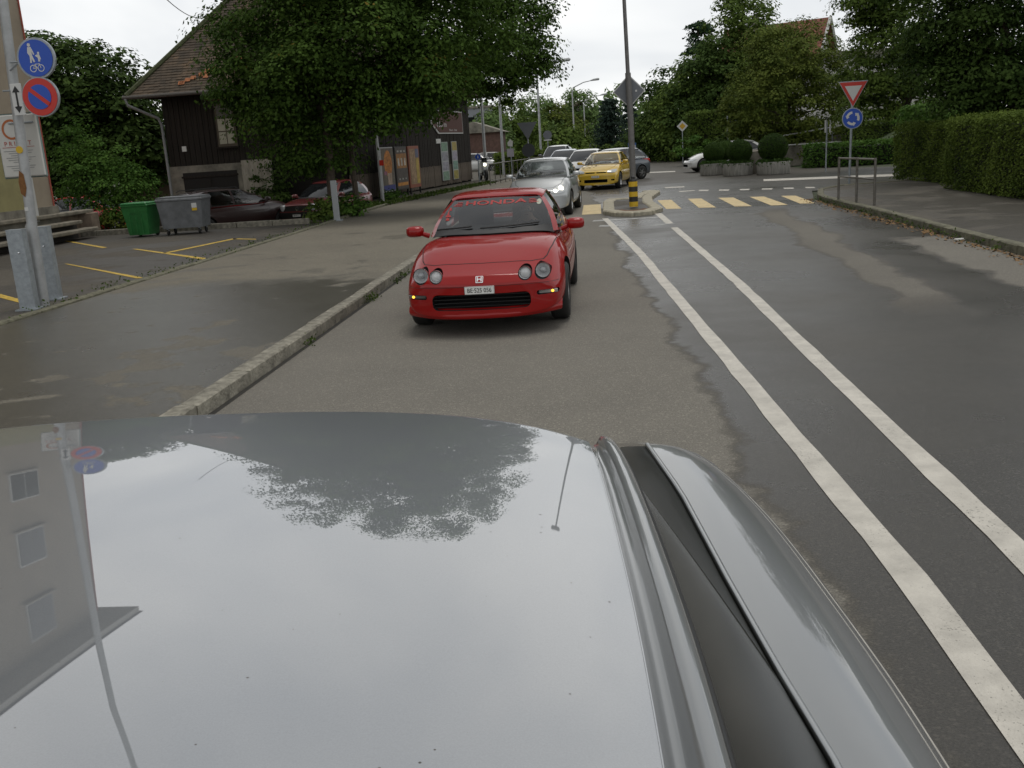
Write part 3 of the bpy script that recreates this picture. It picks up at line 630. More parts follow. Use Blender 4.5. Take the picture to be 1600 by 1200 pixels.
def make_car(S, name, label, loc, rotz, cat='car', group=None):
    """local frame: nose at y=0 looking towards -y, x across, z up"""
    T = thing(name, label, cat, loc, rotz, group); L, Wd, H = S['L'], S['W'], S['H']; hw = Wd / 2
    yc, zc = S['cowl']; nose = S['nose']; zb = S.get('zb', .2); tail_z = S['tail']; belt = S['belt']; P = S['paint']
    yaf, yar = S['axles']; wr = S.get('wr', .30)
    topT = [(0, nose - .05), (.12, nose), (.35, nose + (zc - nose) * .38), (yc * .65, zc - (zc - nose) * .22), (yc, zc), (yc + .5, belt), (S['rear'][0], belt + .02), (L - .12, tail_z), (L, tail_z - .05)]
    widT = [(0, .86), (.12, .925), (.4, .97), (.9, 1.0), (L * .6, 1.0), (L - .6, .975), (L - .15, .92), (L, .86)]
    st = sorted({0, .03, .12, .3, .55, .85, 1.2, 1.6, 2.1, 2.7, L - 1.1, L - .7, L - .35, L - .12, L - .03, L})
    V = []; Fc = []; npt = 10
    for y in st:
        w = hw * lerpt(widT, y); zt = lerpt(topT, y); b = zb + S.get('lip', 0) * (1 - sm(0, .3, y)) ; tub = S.get('sh', .10)
        zs = zt - tub; ws = w * S.get('shw', .93); mid = b + (zs - b) * .55
        half = [(0, b), (w * .80, b), (w * .955, b + .05), (w * .99, b + (mid - b) * .55), (w, mid), (w * .985, mid + (zs - mid) * .6), (ws, zs), (ws * .88, zt - .028), (ws * .5, zt - .004), (0, zt)]
        V += [(x, y, z) for x, z in half] + [(-x, y, z) for x, z in half[1:-1][::-1]]
    n = 2 * npt - 2
    for j in range(len(st) - 1):
        for i in range(n): k = (i + 1) % n; Fc.append((j * n + i, j * n + k, j * n + n + k, j * n + n + i))
    for j, flip in ((0, 0), (len(st) - 1, 1)):
        o = j * n
        for i in range(npt - 1):
            a, b2 = o + i, o + i + 1; c2, d2 = o + (n - i - 1) % n, o + (n - i) % n
            f = [a, b2, c2, d2]; u = []
            for q in f:
                if q not in u: u.append(q)
            Fc.append(tuple(u) if flip else tuple(u[::-1]))
    body = mobj('body', V, Fc, P, T, True)
    bm = bmesh.new(); bm.from_mesh(body.data); bmesh.ops.recalc_face_normals(bm, faces=bm.faces); bm.to_mesh(body.data); bm.free()
    ss = body.modifiers.new('s', 'SUBSURF'); ss.levels = 2; ss.render_levels = 2; me = evalmesh(body); body.modifiers.clear(); body.data = me
    bow, slant, rb = S.get('bow', .26), S.get('slant', .55), S.get('rbow', .18)
    co = np.empty(len(me.vertices) * 3); me.vertices.foreach_get('co', co); co = co.reshape(-1, 3); fx = np.abs(co[:, 0]) / hw
    ff = np.clip(1 - co[:, 1] / 1.3, 0, 1); co[:, 1] += bow * fx ** 2.5 * ff
    co[:, 1] += slant * np.clip(co[:, 2] - S.get('slz', .5), 0, 1) * np.clip(1 - co[:, 1] / .7, 0, 1)
    fr = np.clip(1 - (L - co[:, 1]) / 1.0, 0, 1); co[:, 1] -= rb * fx ** 2.5 * fr
    me.vertices.foreach_set('co', co.reshape(-1)); me.update()
    # openings: wheel arches, air intake, lamp pockets
    mb = mat('wheel_well', (.006, .006, .006), .9); cl = []
    for ya in (yaf, yar):
        for sgn in (-1, 1):
            xs_ = sorted((sgn * (hw - .24), sgn * (hw + .2))); c_ = MB().prism(circ(0, 0, wr + .05, 32), xs_[0], xs_[1]); cl.append(([(y, x + ya, z + wr + .01) for x, y, z in c_.V], c_.F))
    cl += S.get('cuts', []); cuo = []
    body.data.materials.append(mb)
    for c in cl:
        cu = MB().add(*c).build('cutter', mb, T)
        bo = body.modifiers.new('b', 'BOOLEAN'); bo.object = cu; bo.operation = 'DIFFERENCE'; bo.solver = 'EXACT'; bo.material_mode = 'TRANSFER'
        me2 = evalmesh(body); body.modifiers.clear()
        if len(me2.polygons) > 100: body.data = me2
        bpy.data.objects.remove(cu)
    shade(body, 38)
    # greenhouse
    hwb = hw * S.get('shw', .93) * .97; wt = S['roofw'] / 2; (yr0, zr0), (yr1, zr1) = S['roof']; yrb, zrb = S['rear']
    K = [  # (base xyz, top xyz): windscreen centre .. rear centre
        ((0, yc, zc - .01), (0, yr0, zr0)), ((hwb * .90, yc + S.get('wsbow', .22), zc - .03), (wt * .90, yr0 + .10, zr0 - .012)),
        ((hwb * .97, yc + S.get('wsbow', .22) + .10, zc - .03), (wt * .98, yr0 + .19, zr0 - .02))]
    for yb_, yt_ in S['pillars']: K.append(((hwb, yb_, belt - .04), (wt, yt_, (zr0 if yt_ < 2.2 else S.get('zrm', max(zr0, zr1))) - .022)))
    K += [((hwb * .97, yrb - .30, belt - .02), (wt * .97, yr1 - .22, zr1 - .02)), ((hwb * .84, yrb - .10, zrb - .02), (wt * .88, yr1 - .06, zr1 - .012)), ((0, yrb, zrb), (0, yr1, zr1))]
    gl = S['glass']                                # glazed spans of K
    sub = [10, 2] + [6] * (len(K) - 5) + [3, 2, 8]; sub = sub[:len(K) - 1]
    cols = []; span = []
    for k in range(len(K) - 1):
        (b0, t0), (b1, t1) = K[k], K[k + 1]; nn = sub[k]
        for i in range(nn):
            f = i / nn
            if k == 0: fy = f ** 2; g_ = (f, fy)
            elif k == len(K) - 2: g_ = (f, 1 - (1 - f) ** 2)
            else: g_ = (f, f)
            mixp = lambda a, b: (a[0] + (b[0] - a[0]) * g_[0], a[1] + (b[1] - a[1]) * g_[1], a[2] + (b[2] - a[2]) * g_[1])
            cols.append((mixp(b0, b1), mixp(t0, t1))); span.append(k)
    cols.append(K[-1])
    vs = [0, .06, .14, .3, .5, .7, .84, .92, .97, 1]; nv = len(vs); V = []; bul = S.get('bul', .035)
    for s in (1, -1):
        for (b, t) in cols:
            B, Tt = Vector(b), Vector(t); d = Vector((B.x, (B.y - (yc + yrb) / 2) * .6, 0)); d = d.normalized() if d.length > 0 else d
            for v in vs: p = B.lerp(Tt, v) + d * bul * math.sin(PI * v); V.append((p.x * s, p.y, p.z + bul * .3 * math.sin(PI * v)))
    nc = len(cols); glassF = {}; pil = []; seal = []
    for h, s in enumerate((1, -1)):
        for c in range(nc - 1):
            k = span[c]
            for v in range(nv - 1):
                a = h * nc * nv + c * nv + v; f = (a, a + nv, a + nv + 1, a + 1); f = f if s > 0 else f[::-1]
                if k in gl and 1 <= v < nv - 2: glassF.setdefault((k if k in (0, len(K) - 2) else (k, s)), []).append(f)
                elif k == 0 and v < nv - 2 or (k == 0 and v == nv - 2 and S.get('topseal')): seal.append(f)
                else: pil.append(f)
    def sub_obj(nm, fs, m):
        ids = sorted({i for f in fs for i in f}); mp = {i: j for j, i in enumerate(ids)}; return mobj(nm, [V[i] for i in ids], [tuple(mp[i] for i in f) for f in fs], m, T, True)
    pl = sub_obj('pillars', pil, P); sub_obj('windscreen_seal', seal, M_black); wsc = None; skins = [body.data, pl.data]
    for k, fs in glassF.items():
        nm = 'windscreen' if k == 0 else ('rear_window' if k == len(K) - 2 else 'side_window')
        o = sub_obj(nm, fs, S.get('gm', M_dglass) if not (k == 0 and 'wsm' in S) else S['wsm']); skins.append(o.data)
        if k == 0: wsc = o
    # black rubber round the windscreen
    sk = Skin(skins); T['_']=0; del T['_']
    V = []; Fc = []; nx2, ny2 = 16, 18; zrm = S.get('zrm', max(zr0, zr1))
    for j in range(ny2 + 1):
        t = j / ny2
        for i in range(nx2 + 1):
            u = -1 + 2 * i / nx2; y0 = yr0 + .10 * u * u * (1 if abs(u) < .9 else 1) - .015; y1 = yr1 - .07 * u * u + .015; y = y0 + (y1 - y0) * t
            z = zr0 + (zr1 - zr0) * t + (zrm - (zr0 + zr1) / 2) * 4 * t * (1 - t) * .9; w = wt * (1.005 if 0 < t < 1 else .97)
            V.append((u * w, y, z + .008 + .022 * (1 - u * u) * (.35 + .65 * min(1, 4 * t * (1 - t) * 1.6)) - .028 * abs(u) ** 12 - (.012 if t in (0, 1) else 0)))
    for j in range(ny2):
        for i in range(nx2): a = j * (nx2 + 1) + i; Fc.append((a, a + 1, a + nx2 + 2, a + nx2 + 1))
    rf = mobj('roof', V, Fc, S.get('roofpaint', P), T, True)
    sk.roof = rf
    for ya in (yaf, yar):
        for s in (-1, 1): wheel(T, (s * (hw - .115), ya, wr), wr, .2, S.get('rim', (.5, .5, .5)), S.get('spokes', 6), s)
    # underbody so that no light shows through
    MB().box((0, L / 2, zb + .06), (Wd * .72, L * .86, .12)).build('underbody', mb, T)
    # door mirrors
    my, mz = S.get('mirror', (yc + .38, zc + .05))
    for s in (-1, 1):
        b = MB(); R = []
        for yy, sc in ((-.075, .35), (-.06, .75), (-.02, 1), (.045, .98), (.05, .9)):
            R.append([(s * (hw + .06) + x * sc, my + yy, mz + z * sc) for x, z in [(.10 * math.copysign(abs(math.cos(a)) ** .6, math.cos(a)), .062 * math.copysign(abs(math.sin(a)) ** .6, math.sin(a))) for a in [2 * PI * q / 16 for q in range(16)]]])
        VV = [p for r in R for p in r]; FF = [(j * 16 + i, j * 16 + (i + 1) % 16, j * 16 + 16 + (i + 1) % 16, j * 16 + 16 + i) for j in range(4) for i in range(16)] + [tuple(range(16)), tuple(range(79, 63, -1))]
        b.add(VV, FF); b.tube([(s * (hw - .10), my + .03, mz - .06), (s * (hw + .0), my, mz - .02)], [.03, .024], 8); b.build('door_mirror', S.get('mirrorpaint', P), T, True)
    # wipers, door joints, handles
    if S.get('wipers', True):
        for a, c in (((-.55, .025), (-.05, .06)), ((-.02, .03), (.52, .05))): pass
    dm = mat('panel_gap', (.008, .008, .008), .8)
    for s, vw in ((1, 'right'), (-1, 'left')):
        for yd in S.get('doors', []): sk.line('door_joint', [(yd[0], belt - .03), (yd[1], zb + .14)], .008, vw, .002, dm, T)
        if S.get('doors'): sk.line('sill_joint', [(S['doors'][0][1], zb + .14), (S['doors'][-1][1], zb + .14)], .008, vw, .002, dm, T)
        sk.line('side_moulding', [(yaf + wr + .1, zb + .36), (yar - wr - .1, zb + .36)], S.get('mould', .035), vw, .006, S.get('mouldm', P), T)
        for yh in S.get('handles', []): sk.patch('door_handle', [(yh - .07, belt - .12), (yh + .07, belt - .12), (yh + .07, belt - .085), (yh - .07, belt - .085)], vw, .012, S.get('handlem', P), T)
    T2 = (T, sk, body, wsc)
    return T2
def plate(T, sk, txt, x, z, y, w=.30, h=.08, ptxt=.062):
    p = MB().box((x, y, z), (w, .012, h), 0, .004).build('number_plate', M_plate, T)
    lettering('plate_number', txt, ptxt, M_ink, p, (x, y - .0075, z - .002), .0006, .86)
    b = MB(); 
    for dx, dz, ww, hh in ((0, h / 2 - .003, w - .008, .002), (0, -h / 2 + .003, w - .008, .002), (w / 2 - .003, 0, .002, h - .008), (-w / 2 + .003, 0, .002, h - .008)): b.box((x + dx, y - .0068, z + dz), (ww, .001, hh))
    b.build('plate_edge', M_ink, p); return p
def rbox_cut(x0, x1, z0, z1, y0, y1, r=.03):
    """a rounded slot to cut into a bumper"""
    P = []
    for cx, cz, a0 in ((x1 - r, z1 - r, 0), (x0 + r, z1 - r, PI / 2), (x0 + r, z0 + r, PI), (x1 - r, z0 + r, 1.5 * PI)):
        for k in range(5): a = a0 + PI / 2 * k / 4; P.append((cx + r * math.cos(a), cz + r * math.sin(a)))
    b = MB().prism(P, y0, y1); return b.V, b.F
def cyl_cut(cx, cz, r, y0, y1, n=24):
    b = MB().prism(circ(cx, cz, r, n), y0, y1); return b.V, b.F

# ---- the red coupe
M_red = mat('red_paint', (.275, .0045, .004), .5, coat=.75, spec=.08)
RS = dict(L=4.38, W=1.735, H=1.335, nose=.665, cowl=(1.20, .925), tail=.95, belt=.90, zb=.20, paint=M_red, axles=(.90, 3.47), wr=.305, rear=(3.55, .99), roof=((2.0, 1.285), (2.95, 1.285)), zrm=1.325, roofw=1.10,
          pillars=[(1.95, 2.3), (2.62, 2.62), (2.70, 2.70)], glass={0, 2, 3, 5, 7}, wsbow=.26, bow=.30, slant=.75, slz=.53, sh=.11, shw=.90, wsm=M_glass, gm=M_glass, spokes=6, rim=(.55, .55, .54), mirror=(1.62, .955),
          doors=[(1.42, 1.32), (2.62, 2.72)], handles=[2.5], mould=.03,
          cuts=[rbox_cut(-.50, .50, .275, .435, -.3, .35, .06), cyl_cut(-.625, .615, .082, -.3, .42), cyl_cut(-.452, .612, .07, -.3, .36), cyl_cut(.625, .615, .082, -.3, .42), cyl_cut(.452, .612, .07, -.3, .36),
                rbox_cut(.56, .78, .385, .43, -.3, .40, .02), rbox_cut(-.78, -.56, .385, .43, -.3, .40, .02)])
RC, sk, body, wsc = make_car(RS, 'red_coupe', 'shiny red coupe with four round headlights and red banner across its windscreen', (-1.205, 9.43, 0), rad(-.6))
dm = mat('panel_gap', (.008, .008, .008), .8)
for x, r, y in ((-.625, .076, .20), (-.452, .064, .13), (.625, .076, .20), (.452, .064, .13)):
    h = sk.hit(x, .54, 'front', 0); y = sk.hit(x + math.copysign(.0, x), .525, 'front', 0).y + (.085 if abs(x) > .5 else .06)
    z = .615 if abs(x) > .5 else .612
    lamp = MB().lathe([(r * 1.05, 0), (r * 1.04, .03), (r * .97, .012), (r * .93, .012)], 32, (x, y - .01, z), 'y').build('headlamp', M_chrome, RC, True)
    MB().lathe([(r * .96, .004), (r * .85, .035), (r * .6, .065), (r * .3, .085), (.001, .09)], 32, (x, y, z), 'y').build('reflector', M_refl, lamp, True)
    if abs(x) > .5: MB().lathe([(r * .46, .03), (r * .44, .006), (r * .33, -.004), (.001, -.010)], 24, (x, y + .012, z), 'y').build('projector', mat('projector_glass', (.38, .40, .41), .1, coat=1), lamp, True)
    else: MB().lathe([(r * .8, .012), (r * .6, .0), (r * .3, -.006), (.001, -.008)], 24, (x, y + .012, z), 'y').build('lens', mat('ribbed_lens', (.74, .75, .75), .3, coat=1), lamp, True)
    gl = mobj('cover', *(lambda b: (b.V, b.F))(MB().lathe([(r * .98, .0), (r * .8, -.010), (r * .45, -.018), (.001, -.021)], 28, (x, y - .004, z), 'y')), glassmat('lamp_cover_%d' % int(x * 1000), 0, 0, True), lamp, True)
for s in (-1, 1):
    y = sk.hit(s * .66, .45, 'front', 0).y
    t_ = MB().box((s * .665, y + .055, .407), (.20, .05, .038), s * .30, .006).build('turn_signal', mat('signal_lens', (.09, .085, .08), .2, coat=1) if s < 0 else mat('signal_lens_pale', (.28, .27, .26), .2, coat=1), RC)
    MB().lathe([(.001, -.014), (.010, -.010), (.014, 0), (.012, .01)], 12, (s * .715, y + .040, .408), 'y').build('bulb', M_amber, t_, True)
# intake mesh bars, lip, plate, badge, joints
for k in range(4): MB().box((0, .12, .30 + .037 * k), (.98, .012, .006)).build('intake_slat', M_black, RC)
V = []; n = 40
for i in range(n + 1):
    u = -1 + 2 * i / n; x = u * .80; y = .025 + .33 * abs(u) ** 2.6
    for dy, z in ((.06, .285), (-.005, .262), (-.030, .225), (-.022, .188), (.03, .178), (.14, .182)): V.append((x * (1 if z > .2 else .99), y + dy, z - .0 + .012 * abs(u) ** 4))
mobj('front_lip', V, [(i * 6 + k, i * 6 + k + 1, i * 6 + 7 + k, i * 6 + 6 + k) for i in range(n) for k in range(5)], M_red, RC, True)
yp = min(sk.hit(dx, .45, 'front', 0).y for dx in (-.14, 0, .14)) - .02
plate(RC, sk, 'BE\u00b7525 056', .0, .478, yp)
sk.line('bonnet_joint', [(-.73, 1.22), (-.70, .85), (-.655, .56), (-.62, .46), (-.5, .375), (-.25, .325), (0, .31), (.25, .325), (.5, .375), (.62, .46), (.655, .56), (.70, .85), (.73, 1.22)], .009, 'top', .0015, dm, RC)
sk.line('bumper_joint', [(-.80, .50), (-.62, .505), (-.3, .51), (0, .512), (.3, .51), (.62, .505), (.80, .50)], .006, 'front', .0015, mat('red_shade_gap', (.10, .004, .004), .5), RC)
bd = sk.patch('badge', [(-.036, .545), (.036, .545), (.04, .60), (.033, .607), (-.033, .607), (-.04, .60)], 'front', .006, M_refl, RC, .02)
sk.patch('badge_field', [(-.029, .552), (.029, .552), (.032, .597), (.027, .601), (-.027, .601), (-.032, .597)], 'front', .008, mat('badge_red', (.30, .01, .01), .3), bd, .02)
for poly in ([(-.024, .556), (-.012, .556), (-.014, .598), (-.025, .598)], [(.012, .556), (.024, .556), (.025, .598), (.014, .598)], [(-.013, .572), (.013, .572), (.013, .581), (-.013, .581)]): sk.patch('badge_letter', poly, 'front', .0095, M_refl, bd, .02)
# windscreen lettering, seal, wipers, stickers
wsk = Skin([wsc.data]); M_banner = mat('banner_red', (.34, .018, .015), .6)
wsk.text('windscreen_banner', 'HONDA', .058, .0, 1.222, 'front', .003, M_banner, RC, .0012, 3.3)
for s in (-1, 1):
    for k in range(3): wsk.patch('banner_stripe', [(s * (.395 + .0 * k), 1.197 + .015 * k), (s * (.50 - .02 * k), 1.197 + .015 * k), (s * (.50 - .02 * k), 1.204 + .015 * k), (s * .385, 1.204 + .015 * k)], 'front', .003, M_banner, RC, .03)
for k, (x, z, w, h) in enumerate(((-.53, 1.17, .035, .03), (-.545, 1.13, .03, .045), (-.54, 1.10, .075, .018), (-.54, 1.07, .05, .025))): wsk.patch('red_sticker', [(x - w / 2, z - h / 2), (x + w / 2, z - h / 2), (x + w / 2 - .01, z + h / 2), (x - w / 2 + .01, z + h / 2)], 'front', .003, M_banner, RC, .03)
wsk.patch('round_sticker', circ(.505, 1.20, .028, 14), 'front', .003, mat('sticker', (.35, .38, .30), .5), RC, .03)
MB().box((0, 2.12, 1.245), (.20, .02, .05), 0, .008).build('rear_view_mirror', M_black, RC)
rs = Skin([wsc.data, body.data])
for (x0, z0, x1, z1) in ((-.64, .955, -.22, .985), (-.12, .965, .52, .985)):
    ps = []
    for k in range(9):
        t = k / 8; h = rs.hit(x0 + (x1 - x0) * t, z0 + (z1 - z0) * t, 'front', .018); ps.append(h)
    MB().tube(ps, .009, 5).build('wiper', M_black, RC)
rs.line('cowl_panel', [(-.66, 1.0 + .48), (-.5, 1.36), (-.25, 1.24), (0, 1.205), (.25, 1.24), (.5, 1.36), (.66, 1.48)], .10, 'top', .02, M_black, RC)
edge = [(-.60, 1.01), (-.60, 1.0)]
# cabin
MB().box((0, 1.72, .93), (1.28, .50, .06), 0, .02).build('dashboard', M_inter, RC)
MB().box((0, 2.7, .915), (1.25, 1.9, .02)).build('cabin_tray', M_inter, RC)
for x in (-.34, .34):
    MB().box((x, 2.62, 1.0), (.44, .12, .34), 0, .05).build('seat_back', mat('seat_fabric', (.03, .03, .032), .9), RC); MB().box((x, 2.64, 1.19), (.24, .09, .12), 0, .04).build('head_restraint', mat('seat_fabric', (.03, .03, .032), .9), RC)
ring = [(.34 + .175 * math.cos(a), 1.98 - .05 * math.sin(a), .95 + .155 * math.sin(a)) for a in [2 * PI * k / 24 for k in range(25)]]
b = MB().tube(ring, .013, 7, False); b.tube([(.18, 1.985, .95), (.5, 1.985, .95)], .016, 6); b.tube([(.34, 1.985, .95), (.34, 2.03, .87)], .016, 6); b.build('steering_wheel', mat('wheel_rim', (.05, .05, .05), .5), RC, True)
# tail lamps and rear bumper line
for s in (-1, 1): sk.patch('tail_lamp', [(s * .35, .72), (s * .78, .72), (s * .78, .86), (s * .35, .86)], 'rear', .006, M_redlens, RC)
# ---- the cars behind
def slug(sk, T, nm, poly, view, off, m, mir=True):
    r = [sk.patch(nm, poly, view, off, m, T)]
    if mir: r.append(sk.patch(nm, [(-x, z) for x, z in poly][::-1], view, off, m, T))
    return r
def simple_wipers(wsc, body, T, hwb, zc):
    q = Skin([wsc.data, body.data])
    for x0, x1 in ((-.8, -.1), (-.05, .68)):
        ps = [q.hit(hwb * (x0 + (x1 - x0) * t / 6), zc + .035 + .03 * t / 6, 'front', .016) for t in range(7)]; ps = [p for p in ps if p is not None]
        if len(ps) > 2: MB().tube(ps, .009, 4).build('wiper', M_black, T)
gapm = mat('panel_gap', (.008, .008, .008), .8)
# silver hatchback
M_sil = mat('car_silver', (.46, .475, .48), .36, metal=.5, coat=1.0)
S2 = dict(L=4.14, W=1.70, H=1.44, nose=.73, cowl=(.92, 1.0), tail=1.0, belt=.98, zb=.19, paint=M_sil, axles=(.82, 3.39), wr=.31, rear=(4.05, 1.05), roof=((1.95, 1.385), (3.6, 1.375)), zrm=1.44, roofw=1.14,
          pillars=[(1.75, 2.25), (2.75, 2.72), (2.85, 2.82)], glass={0, 2, 3, 5, 7}, wsbow=.28, bow=.26, slant=.7, slz=.55, wsm=M_glass, gm=M_glass, mirror=(1.5, 1.03), doors=[(1.4, 1.3), (2.75, 2.75)], handles=[2.6],
          cuts=[rbox_cut(-.42, .42, .25, .36, -.3, .3, .04), rbox_cut(-.36, .36, .60, .665, -.3, .22, .03)])
T, sk, body, wsc = make_car(S2, 'silver_hatchback', 'silver hatchback with one headlight lit, right behind the red coupe', (-1.55, 24.9, 0), rad(-4))
hl = [(.34, .60), (.60, .58), (.735, .64), (.745, .72), (.66, .80), (.58, .745), (.40, .66)]
L_ = slug(sk, T, 'headlamp', hl, 'front', .012, M_lens)
for o, s in zip(L_, (1, -1)):
    h = sk.hit(s * .60, .69, 'front', .02); h2 = sk.hit(s * .47, .645, 'front', .02)
    MB().lathe([(.001, -.03), (.05, -.022), (.07, 0), (.06, .02)], 14, (h.x, h.y, h.z), 'y').build('lamp_bulb', M_lit if s > 0 else M_refl, o, True)
    MB().lathe([(.001, -.02), (.035, -.015), (.05, 0), (.04, .02)], 14, (h2.x, h2.y, h2.z), 'y').build('lamp_bulb', M_lit if s > 0 else M_refl, o, True)
sk.line('bonnet_joint', [(-.66, 1.0), (-.60, .55), (-.40, .28), (0, .2), (.40, .28), (.60, .55), (.66, 1.0)], .009, 'top', .002, gapm, T)
sk.line('bumper_crease', [(-.78, .40), (-.5, .385), (0, .38), (.5, .385), (.78, .40)], .03, 'front', .012, M_sil, T); simple_wipers(wsc, body, T, .78, 1.0)
plate(T, sk, 'BE 318 402', 0, .47, sk.hit(0, .47, 'front', 0).y - .02)
# yellow hatchback
M_yel = mat('car_yellow', (.62, .40, .02), .4, coat=1.0)
S3 = dict(L=4.18, W=1.70, H=1.375, nose=.74, cowl=(1.12, .95), tail=.98, belt=.93, zb=.19, paint=M_yel, axles=(.80, 3.42), wr=.30, rear=(3.95, 1.0), roof=((1.95, 1.325), (3.35, 1.32)), zrm=1.375, roofw=1.12,
          pillars=[(1.78, 2.25), (2.7, 2.68), (2.8, 2.78)], glass={0, 2, 3, 5, 7}, bow=.24, slant=.6, slz=.55, wsm=M_glass, gm=M_glass, mirror=(1.55, .99), doors=[(1.45, 1.35), (2.75, 2.75)], handles=[2.6],
          cuts=[rbox_cut(-.45, .45, .28, .40, -.3, .3, .03), rbox_cut(-.40, -.03, .625, .665, -.3, .25, .015), rbox_cut(.03, .40, .625, .665, -.3, .25, .015), rbox_cut(.58, .70, .33, .39, -.3, .45, .02), rbox_cut(-.70, -.58, .33, .39, -.3, .45, .02)])
T, sk, body, wsc = make_car(S3, 'yellow_hatchback', 'bright yellow hatchback with black marks on its bonnet', (-.05, 37.3, 0), rad(-11))
slug(sk, T, 'headlamp', [(.44, .63), (.70, .62), (.745, .68), (.73, .74), (.60, .735), (.44, .69)], 'front', .012, M_lens)
sk.line('bonnet_joint', [(-.66, 1.15), (-.62, .6), (-.45, .3), (0, .2), (.45, .3), (.62, .6), (.66, 1.15)], .009, 'top', .002, gapm, T); simple_wipers(wsc, body, T, .78, .96)
rnd = random.Random(5)
for k in range(16):
    x, y = -.62 + rnd.random() * .5, .45 + rnd.random() * .35; sk.patch('bonnet_mark', [(x, y), (x + .06 + .06 * rnd.random(), y + .01), (x + .03, y + .05)], 'top', .003, gapm, T, .04)
plate(T, sk, 'BE 214 667', 0, .50, sk.hit(0, .5, 'front', 0).y - .02)
# three more in the queue
def plain_car(nm, label, paintm, loc, rz, L=4.1, H=1.43, lit=False, **kw):
    S = dict(L=L, W=1.70, H=H, nose=.74, cowl=(1.0, .98), tail=1.0, belt=.95, zb=.2, paint=paintm, axles=(.80, L - .75), wr=.30, rear=(L - .15, 1.02), roof=((1.85, H - .05), (L - .6, H - .06)), zrm=H, roofw=1.14,
             pillars=[(1.7, 2.15), (2.6, 2.6), (2.68, 2.68)], glass={0, 2, 3, 5, 7}, bow=.22, slant=.5, gm=M_dglass, doors=[(1.35, 1.25), (2.62, 2.62)], handles=[2.45], cuts=[rbox_cut(-.45, .45, .28, .40, -.3, .3, .03), rbox_cut(-.38, .38, .58, .66, -.3, .25, .03)])
    S.update(kw); T, sk, body, wsc = make_car(S, nm, label, loc, rz)
    hz = S['nose'] - .09
    lamps = slug(sk, T, 'headlamp', [(.46, hz - .05), (.72, hz - .05), (.75, hz + .05), (.5, hz + .05)], 'front', .012, M_lens)
    if lit:
        for o, s in zip(lamps, (1, -1)):
            h = sk.hit(s * .60, hz, 'front', .02); MB().lathe([(.001, -.03), (.06, -.022), (.08, 0), (.06, .02)], 14, (h.x, h.y, h.z), 'y').build('lamp_bulb', M_lit, o, True)
    slug(sk, T, 'tail_lamp', [(.50, .72), (.74, .72), (.74, .92), (.56, .92)], 'rear', .012, M_redlens)
    return T, sk, body, wsc
M_wh = mat('car_white', (.62, .62, .60), .4, coat=1.0)
plain_car('white_hatchback', 'white hatchback close behind the yellow one, mostly hidden', M_wh, (-.75, 44.5, 0), rad(-8), H=1.45)
plain_car('pale_blue_saloon', 'pale silver blue car in the queue, between white hatchback and dark estate', mat('car_paleblue', (.34, .38, .42), .4, metal=.5, coat=1), (-1.95, 51, 0), rad(-8), H=1.46)
plain_car('dark_estate_car', 'tall dark car with lit headlights and pale roof at the end of the queue', mat('car_dark', (.05, .055, .065), .4, coat=1), (-2.6, 57.5, 0), rad(-8), L=4.4, H=1.68, lit=True, nose=.85, cowl=(1.0, 1.12), belt=1.08, tail=1.1, rear=(4.3, 1.15), roofpaint=M_wh)
# dark grey hatchback leaving the roundabout
T, sk, body, wsc = plain_car('grey_hatchback', 'dark blue grey hatchback behind the tall pole, leaving the roundabout', mat('car_grey', (.11, .125, .145), .4, metal=.4, coat=1), (-.85, 43.6, 0), rad(-48), H=1.42, L=3.95, gm=M_glass, roofpaint=mat('car_grey_roof', (.30, .32, .33), .35, metal=.4, coat=1))
T, sk, body, wsc = plain_car('white_saloon', 'white car nosing out from behind the concrete planters', M_wh, (4.35, 49.3, 0), rad(-82), H=1.40, nose=.68, cowl=(1.15, .95), slant=.9, wr=.32, rim=(.6, .6, .6), mouldm=M_black, roofw=1.08, roof=((2.0, 1.33), (3.4, 1.33)))
for k, (px, py) in enumerate(((1008, 249), (1049, 252))):
    p = G(px, py); plain_car('distant_white_car', ('tiny white car far down the street left of the roadworks', 'low white car beside the grass bank past the roadworks')[k], M_wh, (p.x, p.y, 0), rad((-15, -70)[k]), H=1.42)
# parked cars in the lot by the barn
T, sk, body, wsc = plain_car('parked_red_hatchback', 'boxy dark red hatchback with round headlights parked under the maple', mat('car_darkred', (.13, .007, .006), .4, coat=1), (-9.75, 31.0, -.34), rad(-15), H=1.41, L=4.0, nose=.80, cowl=(1.0, .93), slant=.15, bow=.10, belt=.90, mouldm=M_black, mould=.06, wr=.29, gm=M_dglass, cuts=[])
sk.patch('grille', [(-.70, .56), (.70, .56), (.70, .72), (-.70, .72)], 'front', .010, M_black, T)
for x in (-.56, .56):
    h = sk.hit(x, .64, 'front', .0); lm = MB().lathe([(.001, -.03), (.06, -.028), (.085, -.018), (.09, .01)], 20, (h.x, h.y, h.z), 'y').build('round_headlamp', M_lens, T, True)
h = sk.hit(0, .64, 'front', 0); MB().lathe([(.045, -.02), (.055, -.022), (.058, -.012), (.045, -.012)], 20, (h.x, h.y, h.z), 'y').build('round_badge', M_chrome, T, True)
sk.patch('front_bumper', [(-.80, .33), (.80, .33), (.80, .52), (-.80, .52)], 'front', .04, M_black, T); plate(T, sk, 'BE 90 217', 0, .42, sk.hit(0, .42, 'front', 0).y - .06)
